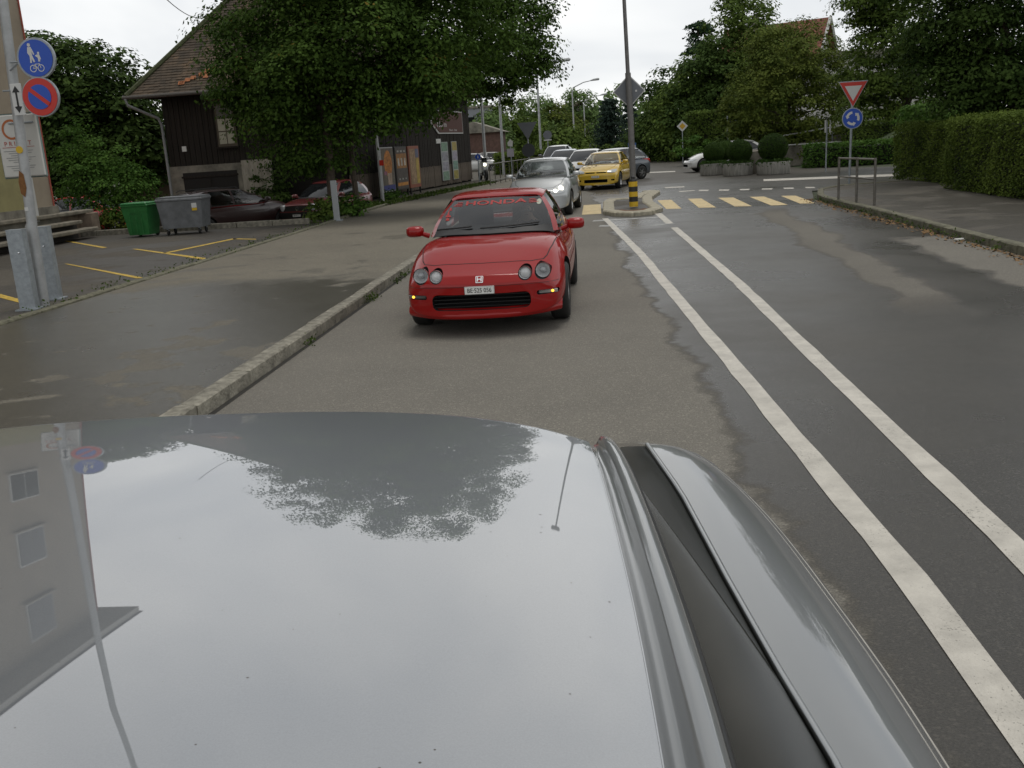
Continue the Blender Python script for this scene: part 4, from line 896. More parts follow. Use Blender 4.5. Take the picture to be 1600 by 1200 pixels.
T, sk, body, wsc = plain_car('parked_dark_estate', 'dark estate car with red tail, parked beside the concrete plinth of the barn', mat('car_maroon', (.022, .005, .004), .4, coat=1), (-10.6, 32.6, -.34), rad(145), H=1.42, L=4.4, nose=.75, rear=(4.25, 1.0), roof=((1.95, 1.36), (3.9, 1.34)), pillars=[(1.75, 2.2), (2.55, 2.55), (2.62, 2.62), (3.4, 3.38), (3.5, 3.48)], glass={0, 2, 3, 5, 7, 9}, gm=M_glass, cuts=[])
sk.patch('tailgate_panel', [(-.74, .60), (.74, .60), (.74, .92), (-.74, .92)], 'rear', .008, mat('estate_red', (.15, .012, .010), .4, coat=1), T); sk.patch('rear_bumper', [(-.8, .30), (.8, .30), (.8, .56), (-.8, .56)], 'rear', .05, M_black, T)
slug(sk, T, 'tail_lamp', [(.60, .68), (.78, .68), (.78, .95), (.66, .95)], 'rear', .016, M_redlens); sk.patch('rear_fog_lamp', circ(.42, .70, .06, 14), 'rear', .02, M_plate, T)
MB().tube([(-.50, 2.2, 1.43), (-.50, 2.3, 1.47), (-.50, 3.7, 1.46), (-.50, 3.8, 1.42)], .014, 6).build('roof_rail', M_black, T, True); MB().tube([(.50, 2.2, 1.43), (.50, 2.3, 1.47), (.50, 3.7, 1.46), (.50, 3.8, 1.42)], .014, 6).build('roof_rail', M_black, T, True)
plain_car('parked_dark_car', 'dark car parked beyond the low wall, left of the leafy shrub', mat('car_navy', (.03, .035, .045), .35, metal=.4, coat=1), (-17.9, 33.0, -.34), rad(75), H=1.42)
plain_car('parked_red_car', 'bright red car glimpsed behind the leafy shrub', mat('car_brightred', (.5, .012, .012), .4, coat=1), (-16.0, 33.6, -.34), rad(80), H=1.4)
M_wcar = M_wh
for k, (px, Y) in enumerate(((748, 74), (775, 78))):
    p = D(px, 245, Y); plain_car('parked_white_car', ('white car parked behind the hedge, next to the barn corner', 'white car parked behind the hedge, farther from the barn corner')[k], M_wh, (p.x + 2, Y, 0), rad(80), H=1.45)
# ---- driver of the red coupe
def person(name, label, loc, joints, edges, radii, root, skin_m, cloth_m, hair_m, head, cloth_z=None):
    me = bpy.data.meshes.new('body'); me.from_pydata(joints, edges, []); o = bpy.data.objects.new(name, me); link(o); o.location = loc
    md = o.modifiers.new('k', 'SKIN'); md.use_smooth_shade = True; sb = o.modifiers.new('s', 'SUBSURF'); sb.levels = 2; sb.render_levels = 2
    for i, r in enumerate(radii): me.skin_vertices[0].data[i].radius = (r, r)
    me.skin_vertices[0].data[root].use_root = True
    m2 = evalmesh(o); o.modifiers.clear(); o.data = m2; m2.materials.clear(); m2.materials.append(skin_m); m2.materials.append(cloth_m)
    for p in m2.polygons: p.use_smooth = True; p.material_index = 1 if cloth_z(p.center) else 0
    hx, hy, hz = head                                  # hair cap, eyes, mouth
    V = []; Fc = []
    for j in range(9):
        for i in range(16):
            a = 2 * PI * i / 16; e = PI / 2 * (1 - j / 8 * 1.15); fr = .80 if math.sin(a) < -.3 and j > 4 else 1.0
            V.append((hx + .083 * fr * math.cos(a) * math.cos(e), hy + .02 + .098 * fr * math.sin(a) * math.cos(e), hz + .045 + .085 * math.sin(e)))
    for j in range(8):
        for i in range(16): Fc.append((j * 16 + i, j * 16 + (i + 1) % 16, j * 16 + 16 + (i + 1) % 16, j * 16 + 16 + i))
    mobj('hair', V, Fc, hair_m, o, True)
    for s in (-1, 1):
        MB().lathe([(.001, -.008), (.008, -.005), (.011, 0), (.008, .006)], 10, (hx + s * .031, hy - .080, hz + .015), 'y').build('eye', M_ink, o, True)
        MB().box((hx + s * .082, hy + .01, hz), (.014, .035, .055), 0, .005).build('ear', skin_m, o)
    MB().box((hx, hy - .079, hz - .05), (.045, .01, .012), 0, .003).build('mouth', mat('lips', (.28, .10, .08), .6), o)
    return tag(o, label, 'person')
J = [(0, 0, 0), (0, .02, .22), (0, .02, .42), (0, 0, .50), (0, -.02, .58), (0, -.02, .68), (0, -.105, .60), (.17, .02, .40), (-.17, .02, .40), (.24, -.14, .22), (-.24, -.14, .22), (.15, -.42, .24), (-.15, -.42, .24)]
Ed = [(0, 1), (1, 2), (2, 3), (3, 4), (4, 5), (4, 6), (2, 7), (2, 8), (7, 9), (8, 10), (9, 11), (10, 12)]
Rr = [.15, .15, .13, .055, .082, .070, .018, .07, .07, .045, .045, .03, .03]
for s, w in ((1, 11), (-1, 12)):
    bx, by, bz = J[w]
    for k, (dx, dz, ln) in enumerate(((0, .035, .06), (0, .014, .07), (0, -.008, .068), (0, -.03, .055), (-s * .03, .04, .045))):
        i = len(J); J += [(bx + dx * .6, by - ln * .5, bz + dz), (bx + dx - s * .012, by - ln * .75, bz + dz * .9 - .015)]; Ed += [(w, i), (i, i + 1)]; Rr += [.009, .008]
person('person', 'driver in a dark top at the steering wheel of the red coupe', (-1.205 + .34, 9.43 + 2.42, .48), J, Ed, Rr, 0, mat('skin', (.55, .34, .25), .6), mat('dark_top', (.06, .055, .06), .9), mat('hair', (.05, .035, .025), .8), (0, -.02, .60), cloth_z=lambda c: c.z < .47 and c.y > -.34)
# ================================================================ buildings
M_wood = mat('weathered_board', (.011, .008, .006), .9, var=.6, vs=5, bump=.5, bs=18, stretch=(6, 6, .5), col2=(.034, .025, .017))
M_woodg = mat('grey_board_foot', (.13, .105, .08), .9, var=.5, vs=5, bump=.5, bs=18, stretch=(6, 6, .6))
M_conc = mat('old_concrete', (.20, .185, .15), .9, var=.5, vs=2.5, bump=.4, bs=20)
M_concl = mat('pale_concrete', (.36, .33, .27), .9, var=.35, vs=3, bump=.4, bs=20, stretch=(4, 4, .6))
M_galv = mat('galvanised', (.33, .36, .38), .5, metal=.5, var=.2, vs=14)
M_zinc = mat('zinc_pipe', (.30, .31, .31), .5, metal=.4)
def tile_mat(name, a, b, c):
    m = bpy.data.materials.new(name); m.use_nodes = True; n = m.node_tree.nodes; l = m.node_tree.links; p = n['Principled BSDF']; p.inputs['Roughness'].default_value = .9
    t = n.new('ShaderNodeTexCoord'); g = n.new('ShaderNodeNewGeometry'); z = n.new('ShaderNodeTexNoise'); z.inputs['Scale'].default_value = 1.3; z.inputs['Detail'].default_value = 5; l.new(t.outputs['Object'], z.inputs['Vector'])
    ad = n.new('ShaderNodeMath'); ad.operation = 'MULTIPLY_ADD'; ad.inputs[1].default_value = .35; l.new(g.outputs['Random Per Island'], ad.inputs[0]); l.new(z.outputs[0], ad.inputs[2])
    r = n.new('ShaderNodeValToRGB'); r.color_ramp.elements[0].position = .4; r.color_ramp.elements[0].color = (*a, 1); r.color_ramp.elements[1].position = .8; r.color_ramp.elements[1].color = (*b, 1); q = r.color_ramp.elements.new(.97); q.color = (*c, 1)
    l.new(ad.outputs[0], r.inputs[0]); l.new(r.outputs[0], p.inputs['Base Color']); return m
def tiled_plane(name, A, B, C_, Dd, m, parent, tw=.2, rh=.16, th=.018):
    """rows of overlapping tiles over the quad A B (eave) C D (ridge): real tiles, far too many to pick apart one by one"""
    A, B, C_, Dd = map(Vector, (A, B, C_, Dd)); up = ((Dd - A).length + (C_ - B).length) / 2; rows = int(up / rh); nrm = (B - A).cross(Dd - A).normalized()
    if nrm.z < 0: nrm = -nrm
    V = []; Fc = []; rnd = random.Random(9)
    for r in range(rows):
        t0, t1 = r / rows, min(1, (r + 1.25) / rows); a0, b0 = A.lerp(Dd, t0), B.lerp(C_, t0); a1, b1 = A.lerp(Dd, t1), B.lerp(C_, t1); n = max(1, int((b0 - a0).length / tw)); sh = .5 * (r % 2) / n
        for i in range(n):
            u0, u1 = min(1, i / n + sh), min(1, (i + .96) / n + sh)
            if u1 - u0 < 1e-4: continue
            lift = nrm * (th + rnd.uniform(-.004, .010)); k = len(V)
            V += [a0.lerp(b0, u0) + lift, a0.lerp(b0, u1) + lift, a1.lerp(b1, u1), a1.lerp(b1, u0), a0.lerp(b0, u0), a0.lerp(b0, u1)]
            Fc += [(k, k + 1, k + 2, k + 3), (k + 4, k + 5, k + 1, k)]
    V2 = [A - nrm * .03, B - nrm * .03, C_ - nrm * .03, Dd - nrm * .03]; k = len(V); V += V2; Fc.append((k, k + 1, k + 2, k + 3))
    o = mobj(name, V, Fc, m, parent); o['kind'] = 'stuff'; return o
# ---- the barn
BN = thing('wooden_barn', 'old dark wooden barn with mossy hipped tile roof behind the maple', 'barn', (-12, 36, .1))
BX, BY = -12, 36
cor = [(-16.0, 36.0), (-9.2, 36.0), (-6.75, 53.0), (-14.0, 53.0)]
MB().prism([(x - BX + (.03 if x < -10 else -.05), y - BY + (.05 if y < 40 else 0)) for x, y in cor], -.5, 4.55, 'xy').build('wall_core', mat('barn_inside', (.010, .008, .006), .95), BN)
M_bt = tile_mat('mossy_tile', (.050, .040, .029), (.098, .072, .048), (.15, .10, .06))
ez = 4.36; E0 = [(-17.0, 35.3), (-8.4, 35.3), (-5.8, 54.0), (-15.2, 54.0)]; ap = (-12.4, 40.4, 9.7); ap2 = (-10.6, 49, 9.7)
L3 = lambda p, z: (p[0] - BX, p[1] - BY, z); A3 = lambda p: (p[0] - BX, p[1] - BY, p[2])
def hip(a, b, c, d): return tiled_plane('roof_tiles', L3(a, ez), L3(b, ez), A3(c), A3(d), M_bt, BN)
hip(E0[0], E0[1], (ap[0] + .05, ap[1], ap[2]), (ap[0] - .05, ap[1], ap[2])); hip(E0[1], E0[2], ap2, ap); hip(E0[3], E0[0], ap, ap2); hip(E0[2], E0[3], (ap2[0] - .05, ap2[1], ap2[2]), (ap2[0] + .05, ap2[1], ap2[2]))
ridge = MB(); ridge.tube([L3(E0[0], ez + .02), A3(ap)], .10, 7); ridge.tube([L3(E0[1], ez + .02), A3(ap)], .10, 7); ridge.tube([A3(ap), A3(ap2)], .10, 7); ridge.build('hip_cap', mat('mossy_cap', (.06, .07, .03), .95, var=.5, vs=5), BN, True)
# bare orange patch of slipped tiles
rnd = random.Random(2); orange = mat('orange_tile', (.34, .13, .055), .9, var=.3, vs=8)
nf = Vector((0, -(ap[2] - ez), ap[1] - 35.3)).normalized()
for k in range(22):
    t = .05 + .16 * rnd.random() ** 1.4; x = -15.0 + 9 * (t - .03) * 1.3 + rnd.uniform(-.25, .25); p = Vector((x - BX, 35.3 - BY + (ap[1] - 35.3) * t, ez + (ap[2] - ez) * t)) + nf * .05
    d = Vector((0, ap[1] - 35.3, ap[2] - ez)).normalized(); w = .10
    mobj('slipped_tile', [p + Vector((-w, 0, 0)), p + Vector((w, 0, 0)), p + Vector((w, 0, 0)) + d * .18, p + Vector((-w, 0, 0)) + d * .18], [(0, 1, 2, 3)], orange, BN)
def planks(a, b, z0, z1, w, nm, m, seed, off=.03, skip=()):
    rnd = random.Random(seed); a = Vector((*a, 0)); b = Vector((*b, 0)); d = b - a; n = int(d.length / w); rz = math.atan2(d.y, d.x); out_ = Vector((d.y, -d.x, 0)).normalized()
    me = MB().box((0, 0, 0), (w * .95, .03, 1), 0, 0); base = None
    for i in range(n):
        p = a + d * ((i + .5) / n) + out_ * (off + rnd.uniform(0, .014)); lo, hi = z0 + rnd.uniform(-.03, .03), z1
        segs = [(lo, hi)]
        for (s0, s1, h0, h1) in skip:
            if s0 <= (i + .5) / n * d.length <= s1: segs = [q for q in ((lo, h0), (h1, hi)) if q[1] - q[0] > .05]
        for (q0, q1) in segs:
            if base is None: base = me.build(nm, m, BN); o = base
            else: o = base.copy(); link(o, BN)
            o.location = (p.x - BX, p.y - BY, (q0 + q1) / 2 - .1); o.scale = (rnd.uniform(.93, 1.0), 1, q1 - q0); o.rotation_euler.z = rz
WIN = (2.02, 2.72, 2.5, 4.02)
planks((-16.0, 36.0), (-9.2, 36.0), 1.85, 4.7, .21, 'plank', M_wood, 1, skip=[WIN])
planks((-9.2, 36.0), (-6.75, 53.0), 1.15, 4.7, .24, 'plank', M_wood, 2)
planks((-9.2, 36.0), (-6.75, 53.0), .2, 1.15, .24, 'foot_plank', M_woodg, 3, off=.02)
b = MB(); b.box((-15.95 - BX + 1.9, 35.93 - BY, .65), (3.9, .16, 2.25)); b.build('plinth', M_conc, BN)
MB().box((-12.62 - BX, 35.86 - BY, .7), (1.15, .08, 2.3)).build('pale_panel', M_concl, BN)
lettering('stencil', 'KITTEL', .16, mat('stencil_white', (.5, .48, .42), .8), BN, (-12.6 - BX, 35.81 - BY, .62))
dd = MB(); dd.box((-14.45 - BX, 35.84 - BY, .52), (2.1, .05, 2.0)); dr = dd.build('dark_door', mat('door_dark', (.012, .010, .008), .8), BN)
MB().box((-14.45 - BX, 35.805 - BY, 1.36), (2.2, .04, .07)).build('door_rail', M_wood, dr); MB().box((-14.45 - BX, 35.805 - BY, .7), (.05, .03, 1.25)).build('door_post', M_wood, dr)
wx = -16 + 2.37
wf = MB(); wf.box((wx - BX, 35.93 - BY, 3.16), (.74, .05, 1.56)); wo = wf.build('window', mat('window_wood', (.10, .08, .055), .8), BN)
for i in (0, 1):
    for j in (0, 1, 2): MB().box((wx - BX - .155 + .31 * i, 35.895 - BY, 2.70 + .47 * j), (.27, .02, .43)).build('pane', mat('dusty_pane', (.42, .40, .31), .35, var=.2, vs=2) if j < 2 else mat('dusty_pane_dark', (.13, .125, .11), .3, var=.3, vs=4), wo)
MB().box((wx - BX, 35.9 - BY, 2.36), (.86, .16, .06)).build('window_sill', M_wood, wo); MB().box((wx - BX - .1, 35.88 - BY, 4.08), (.95, .06, .035)).build('window_head', mat('rust_bar', (.16, .06, .03), .8), wo)
MB().box((-15.35 - BX, 35.93 - BY, 2.40), (.17, .02, .19)).build('house_number', M_plate, BN)
b = MB(); b.tube([(-17.0 - BX, 35.2 - BY, 4.30), (-16.95 - BX, 35.25 - BY, 4.05), (-16.1 - BX, 35.75 - BY, 3.55), (-16.05 - BX, 35.85 - BY, 3.3), (-16.05 - BX, 35.85 - BY, -.4)], .055, 8); b.build('downpipe', M_zinc, BN, True)
MB().tube([(-17.1 - BX, 35.22 - BY, 4.32), (-8.3 - BX, 35.22 - BY, 4.32)], .07, 8).build('gutter', mat('old_gutter', (.09, .08, .07), .6), BN, True)
MB().box((-12.9 - BX, 39.0 - BY, 9.0), (.6, .6, 1.6), 0, .03).build('chimney', M_conc, BN)
# notices on the street side of the barn
wd = Vector((2.45, 17, 0)).normalized(); wn = Vector((wd.y, -wd.x, 0)); wrz = math.atan2(wd.y, wd.x)
def on_wall(px, py):                                     # spot on the barn's street wall shown at a pixel
    d = ray(px, py); p0 = Vector((-9.2, 36, 0)) + wn * .09; t = (p0 - Vector((0, 0, CAMZ))).dot(wn) / d.dot(wn); return Vector((0, 0, CAMZ)) + d * t
def wall_board(nm, label, cat, pxs, m, th=.03, grp=None):
    a = on_wall(*pxs[0]); c = on_wall(*pxs[1]); w = (Vector((c.x, c.y, 0)) - Vector((a.x, a.y, 0))).length; h = abs(a.z - c.z); ctr = (a + c) / 2
    o = thing(nm, label, cat, ctr, wrz, grp); MB().box((0, 0, 0), (w, th, h)).build('board', m, o); return o, w, h
M_frame = mat('notice_frame', (.45, .46, .45), .5)
for pxs, lab, colsq in (((((687.5), 222), (703, 281)), 'narrow tall notice strip with green pictures, nearer one on the barn wall', [(.20, .30, .22), (.30, .30, .33), (.34, .33, .38), (.22, .33, .24)]), (((704.5, 221), (717, 279)), 'narrow tall notice strip with yellow pictures, farther one on the barn wall', [(.38, .30, .10), (.36, .33, .40), (.20, .32, .26), (.36, .30, .08)])):
    o, w, h = wall_board('notice_board', lab, 'notice', pxs, M_frame)
    for k, c in enumerate(colsq): MB().box((0, -.020, h / 2 - h * (k + .5) / 4), (w * .84, .01, h / 4 - .05)).build('picture_%s' % ('panel'), mat('notice_%.2f%.2f%.2f' % c, c, .6, var=.5, vs=6), o)
o, w, h = wall_board('wall_plaque', 'small white plaque on the barn wall above the notice strips', 'plaque', ((681, 217), (688.5, 224)), M_plate)
# brown direction board
a, c = on_wall(671, 186), on_wall(723, 204); DW = (Vector((c.x, c.y, 0)) - Vector((a.x, a.y, 0))).length; DH = 1.1; ctr = (a + c) / 2; ctr.z = 2.62 + DH / 2
o = thing('direction_sign', 'brown arrow shaped direction board with white border high on the barn wall', 'sign', ctr, wrz)
arrow = lambda k: [(-DW / 2 * k, 0), (-DW / 2 * k + 1.2, -DH / 2 * (k if k == 1 else .9)), (DW / 2 * (k if k == 1 else .97), -DH / 2 * (k if k == 1 else .9)), (DW / 2 * (k if k == 1 else .97), DH / 2 * (k if k == 1 else .9)), (-DW / 2 * k + 1.2, DH / 2 * (k if k == 1 else .9))]
MB().prism(arrow(1), -.02, .02).build('border', mat('sign_white', (.62, .62, .60), .5), o); MB().prism(arrow(.95), -.03, -.021).build('panel', mat('sign_brown', (.10, .035, .025), .5), o)
lettering('lettering', '650 m', .34, mat('sign_white', (.62, .62, .60), .5), o, (-1.0, -.036, -.12), .004, 1.9); lettering('lettering', 'Bern  Ost', .14, mat('sign_white', (.62, .62, .60), .5), o, (.9, -.036, -.38), .002, 2.4)
# ---- poster stands
stand0 = Vector((-8.30, 37.6, 0)); sdir = Vector((.73, 5.0, 0)).normalized(); srz = math.atan2(sdir.y, sdir.x)
def poster(k, lab):
    ctr = stand0 + sdir * (.65 + 1.62 * k); o = thing('poster_stand', lab, 'poster', (ctr.x, ctr.y, .12), srz, 'poster stands in front of the barn')
    MB().box((0, 0, 1.12), (1.42, .07, 1.72), 0, .01).build('frame', mat('poster_frame_%d' % k, ((.5, .5, .5), (.06, .055, .05), (.30, .10, .06))[k], .5), o)
    for x in (-.62, .62): MB().box((x, .0, .14), (.07, .06, .30)).build('leg', M_black, o)
    return o
o = poster(0, 'first poster stand, orange mane like figure over a blue strip')
def pan(o, x0, x1, z0, z1, c, nm='print', y=-.042, var=.45, vs=5):
    return MB().box(((x0 + x1) / 2, y, (z0 + z1) / 2), (x1 - x0, .006, z1 - z0)).build(nm, mat('ink_%.2f_%.2f_%.2f' % c, c, .5, var=var, vs=vs), o)
pan(o, -.66, .66, .30, 1.94, (.14, .12, .09)); pan(o, -.64, .64, .32, .52, (.05, .06, .22), y=-.047, var=.2)
mobj('print_figure', [(x, -.048, z) for x, z in [(q[0] * 1.0, q[1] * 1.15 - .2) for q in circ(.02, 1.35, .44, 24)]], [tuple(range(24))], mat('ink_orange', (.50, .19, .035), .5, var=.6, vs=9), o)
pan(o, -.12, .34, .54, .98, (.42, .32, .24), 'print_body', -.047); pan(o, -.48, -.16, .92, 1.06, (.30, .12, .18), 'print_patch', -.047)
o = poster(1, 'middle poster stand, three bottles in columns on grey and orange bands')
pan(o, -.66, .66, .30, 1.94, (.10, .085, .075)); pan(o, -.6, .6, 1.12, 1.70, (.36, .17, .05), 'print_band', -.047); pan(o, -.62, .62, .42, .55, (.55, .24, .05), 'print_band', -.047)
for x in (-.38, 0, .38): pan(o, x - .09, x + .09, 1.22, 1.52, (.55, .52, .46), 'print_bottle', -.051); pan(o, x - .10, x + .10, 1.76, 1.83, (.45, .45, .42), 'print_word', -.051); pan(o, x - .07, x + .07, .66, .72, (.4, .4, .38), 'print_word', -.051)
o = poster(2, 'third poster stand with red border, farthest from the lamp post')
pan(o, -.58, .58, .40, 1.86, (.30, .20, .12), vs=8); pan(o, .18, .58, 1.50, 1.86, (.12, .14, .22), 'print_patch', -.047); pan(o, .20, .58, .42, 1.46, (.42, .31, .07), 'print_column', -.047)
for x in (-.45, -.25, -.05): pan(o, x, x + .10, .5, 1.75, (.40, .28, .17), 'print_figure', -.047, .6, 7)
# ---- beige block of flats on the left
M_beige = mat('beige_render', (.34, .285, .215), .9, var=.12, vs=1.2, bump=.15, bs=60)
BB = thing('apartment_building', 'tall beige rendered building at the left edge behind the lamp post', 'building', (-20.65, 16, .09))
MB().box((0, 0, 6.6), (11.6, 19.2, 13.2)).build('wall', M_beige, BB)
MB().box((0, 0, 13.32), (13.4, 21.0, .24)).build('eaves', mat('eaves_white', (.5, .48, .44), .7), BB)
rfv = [(-6.8, -10.6, 13.46), (6.8, -10.6, 13.46), (6.8, 10.6, 13.46), (-6.8, 10.6, 13.46), (0, -5, 17.2), (0, 5, 17.2)]
mobj('roof', rfv, [(0, 1, 4), (1, 2, 5, 4), (2, 3, 5), (3, 0, 4, 5)], mat('red_tile_far', (.22, .08, .05), .9, var=.4, vs=5), BB)
MB().box((5.83, 9.56, 6.5), (.03, .035, 13)).build('corner_strip', mat('red_strip', (.40, .10, .07), .7), BB)
for f in range(1, 4):
    for yy in (-8.0, -4.3, -.6, 3.1, 6.7):
        w_ = MB().box((5.82, yy, 1.9 + 3.1 * f + .6), (.06, 1.25, 1.55)).build('window', mat('frame_white', (.55, .55, .53), .5), BB)
        for s in (-1, 1): MB().box((5.86, yy + s * .3, 1.9 + 3.1 * f + .6), (.02, .54, 1.4)).build('pane', M_dglass, w_)
        MB().box((5.88, yy, 1.65 + 3.1 * f), (.2, 1.4, .06)).build('window_sill', M_concl, w_)
g_ = MB().box((5.83, 7.0, 1.75), (.06, 3.4, 2.1)).build('shop_front', mat('olive_panel', (.30, .27, .13), .6, var=.15, vs=2), BB)
for yy in (5.6, 8.55): MB().box((5.88, yy, 1.75), (.05, .16, 2.3)).build('post', mat('frame_white', (.55, .55, .53), .5), g_)
MB().box((5.85, 0, .5), (.1, 19.3, .9)).build('base_course', M_conc, BB)
# stone steps and low wall in front of it
SW = thing('stone_steps', 'low stone steps with coping and end pier beside the parking lot', 'steps', (-14.3, 24, .09))
M_sand = mat('sandstone', (.20, .155, .115), .9, var=.35, vs=4, bump=.3); M_cope = mat('coping', (.20, .18, .14), .85, var=.4, vs=4, bump=.3)
MB().box((-.30, 2.85, .33), (.42, .42, .66), 0, .02).build('pier', M_sand, SW)
for (x, y0, y1, z, hh, nm) in ((-.45, -7, 3.1, .70, .10, 'coping'), (-.18, -7, 1.9, .46, .10, 'tread'), (.10, -7, 2.2, .24, .10, 'tread')): MB().box((x, (y0 + y1) / 2, z), (.42, y1 - y0, hh), 0, .02).build(nm, M_cope, SW)
MB().box((-.60, -2, .31), (.2, 10, .62)).build('back_wall', M_sand, SW); MB().box((-.42, -2.6, .19), (.3, 9.4, .38)).build('riser', mat('step_dark', (.05, .045, .04), .9), SW)
# ---- half timbered house glimpsed behind
HT = thing('half_timbered_house', 'small half timbered house with brown roof behind the shrub', 'house', (-20.9, 47, .1))
MB().prism([(-2.6, 0), (2.6, 0), (2.6, 1.7), (0, 3.6), (-2.6, 1.7)], 0, 6).build('wall', mat('ochre_plaster', (.26, .20, .14), .9, var=.2, vs=3), HT)
tiled_plane('roof_tiles', (3.1, -.4, 1.35), (3.1, 6, 1.35), (0, 6, 3.75), (0, -.4, 3.75), M_bt, HT, .25, .2); tiled_plane('roof_tiles', (-3.1, 6, 1.35), (-3.1, -.4, 1.35), (0, -.4, 3.75), (0, 6, 3.75), M_bt, HT, .25, .2)
for p, q in (((-2.6, 1.7), (2.6, 1.7)), ((0, 1.7), (0, 3.5)), ((0, 3.2), (1.7, 1.75)), ((0, 3.2), (-1.7, 1.75)), ((-2.5, 0), (-2.5, 1.7)), ((2.5, 0), (2.5, 1.7)), ((0, 0), (0, 1.7))):
    MB().tube([(p[0], -.03, p[1]), (q[0], -.03, q[1])], .11, 4).build('timber', mat('dark_timber', (.035, .025, .018), .9), HT)
# ---- house with red roof up the slope on the right
HR = thing('red_roof_house', 'white house with red tiled roof rising above the trees on the right', 'house', (D(1212, 100, 88).x, 88, -1.3), rad(-28))
MB().prism([(-3.2, 0), (3.2, 0), (3.2, 8.0), (0, 11.6), (-3.2, 8.0)], -4, 4).build('wall', mat('white_render', (.55, .54, .50), .9), HR)
HR.rotation_euler.z = rad(62)
for s in (-1, 1): tiled_plane('roof_tiles', (s * 3.7, -4.5 * s, 7.5), (s * 3.7, 4.5 * s, 7.5), (0, 4.5 * s, 11.75), (0, -4.5 * s, 11.75), tile_mat('red_tile_%d' % (s + 1), (.13, .05, .035), (.19, .075, .05), (.24, .10, .06)), HR, .3, .3)
for s in (-1, 1): MB().tube([(s * 3.7, -4.55, 7.5), (0, -4.55, 11.8)], .13, 4).build('verge_board', mat('frame_white', (.55, .55, .53), .5), HR)
MB().box((-.8, 1.5, 11.9), (.5, .5, 1.3)).build('chimney', M_conc, HR)
for zz in (6.2, 8.6): MB().box((0, -4.03, zz), (.9, .06, 1.2)).build('window', M_dglass, HR)
# pale building behind the right hand trees, brown sheds down the street
PB = thing('pale_building', 'pale building showing in gaps behind the right hand trees', 'building', (17.5, 62, 0)); MB().box((0, 0, 3.4), (9, 8, 4.2)).build('wall', mat('white_render', (.55, .54, .50), .9), PB); MB().box((0, 0, 5.65), (9.6, 8.6, .3)).build('roof', M_conc, PB)
for x in (-3, 0, 3): MB().box((x, -4.03, 3.8), (1.3, .06, 1.3)).build('window', M_dglass, PB)
p = D(748, 240, 82); SH = thing('brown_shed', 'low brown building past the end of the barn', 'building', (p.x, 82, 0)); MB().box((0, 0, 1.5), (4.2, 5, 3.0)).build('wall', mat('brown_brick', (.12, .07, .055), .9, var=.3, vs=4), SH); MB().prism([(-2.5, 3), (2.5, 3), (0, 3.9)], -2.9, 2.9).build('roof', M_conc, SH)
p = D(744, 240, 120); SG = thing('grey_tower_block', 'grey block of flats far behind the barn end', 'building', (p.x, 120, 0)); MB().box((0, 0, 3.2), (5, 6, 6.4)).build('wall', mat('grey_render', (.26, .27, .29), .9), SG); MB().box((0, 0, 6.5), (5.3, 6.3, .25)).build('roof', M_conc, SG)
for f in range(2):
    for x in (-1.5, 0, 1.5): MB().box((x, -3.03, 2.4 + 2.4 * f), (.9, .06, 1.2)).build('window', M_dglass, SG)
p = D(897, 215, 135); WH = thing('white_house', 'white house gable far down the street beside the spruce', 'house', (p.x, 135, 0), rad(20)); MB().prism([(-2, 0), (2, 0), (2, 4.5), (0, 6.5), (-2, 4.5)], -3, 3).build('wall', mat('white_render', (.55, .54, .50), .9), WH); MB().prism([(-2.4, 4.2), (0, 6.7), (2.4, 4.2), (2.4, 4.5), (0, 7.0), (-2.4, 4.5)], -3.3, 3.3).build('roof', M_bt, WH)
# ================================================================ street furniture
M_pole = mat('grey_pole', (.40, .41, .41), .5, metal=.3, var=.15, vs=8)
M_poled = mat('dark_grey_pole', (.16, .155, .15), .6, metal=.2, var=.2, vs=8)
M_blue = mat('sign_blue', (.010, .075, .46), .4); M_sred = mat('sign_red', (.55, .025, .012), .4); M_swhite = mat('sign_white', (.62, .62, .60), .5)
M_back = mat('sign_back', (.15, .16, .175), .5, metal=.3)
def disc(o, x, z, r, m, y, nm='disc', th=.006, n=40): return MB().prism(circ(x, z, r, n), y - th, y).build(nm, m, o)
def flat(o, poly, m, y, nm, th=.004): return MB().prism(poly, y - th, y).build(nm, m, o)
# lamp post on the left, leaning a touch, with a swan neck
LP = thing('lamp_post', 'grey lamp post carrying round signs at the left edge', 'lamp post', (-7.77, 12.69, .09))
b = MB(); b.tube([(0, 0, 0), (.03, 0, 1.1), (.05, 0, 1.15), (.22, 0, 4.3), (.36, 0, 7.8), (.46, 0, 9.2), (.74, -.05, 10.5), (1.3, -.1, 11.6), (2.2, -.15, 12.2)], [.085, .08, .068, .062, .052, .05, .045, .04, .036], 14); b.build('pole', M_pole, LP, True)
MB().box((2.45, -.18, 12.25), (.55, .24, .14), 0, .05).build('lamp_head', M_pole, LP)
for z, m_, r_ in ((2.12, mat('sticker_yellow', (.62, .40, .02), .5), .05),): MB().prism(circ(.105, z, .048, 16), -.078, -.066).build('sticker', m_, LP)
MB().box((.055, -.074, 1.34), (.05, .006, .05)).build('sticker', M_swhite, LP)
MB().prism([(.02, 1.55), (.07, 1.5), (.11, 1.62), (.10, 1.80), (.05, 1.85), (.015, 1.7)], -.078, -.072).build('rust_patch', mat('rust', (.20, .09, .03), .9, var=.4, vs=20), LP)
def clamp(o, z, x0, x1, y=-.05): MB().tube([(x0, y, z), (x1, y, z)], .013, 6).build('bracket', M_galv, o, True)
s1 = thing('round_sign', 'round blue shared footpath and cycle sign on the lamp post', 'sign', (-7.14, 12.5, 3.33))
disc(s1, 0, 0, .255, M_galv, .03, 'rim', .04); disc(s1, 0, 0, .228, M_blue, -.014, 'face')
W_ = lambda poly, nm='symbol': flat(s1, poly, M_swhite, -.021, nm)
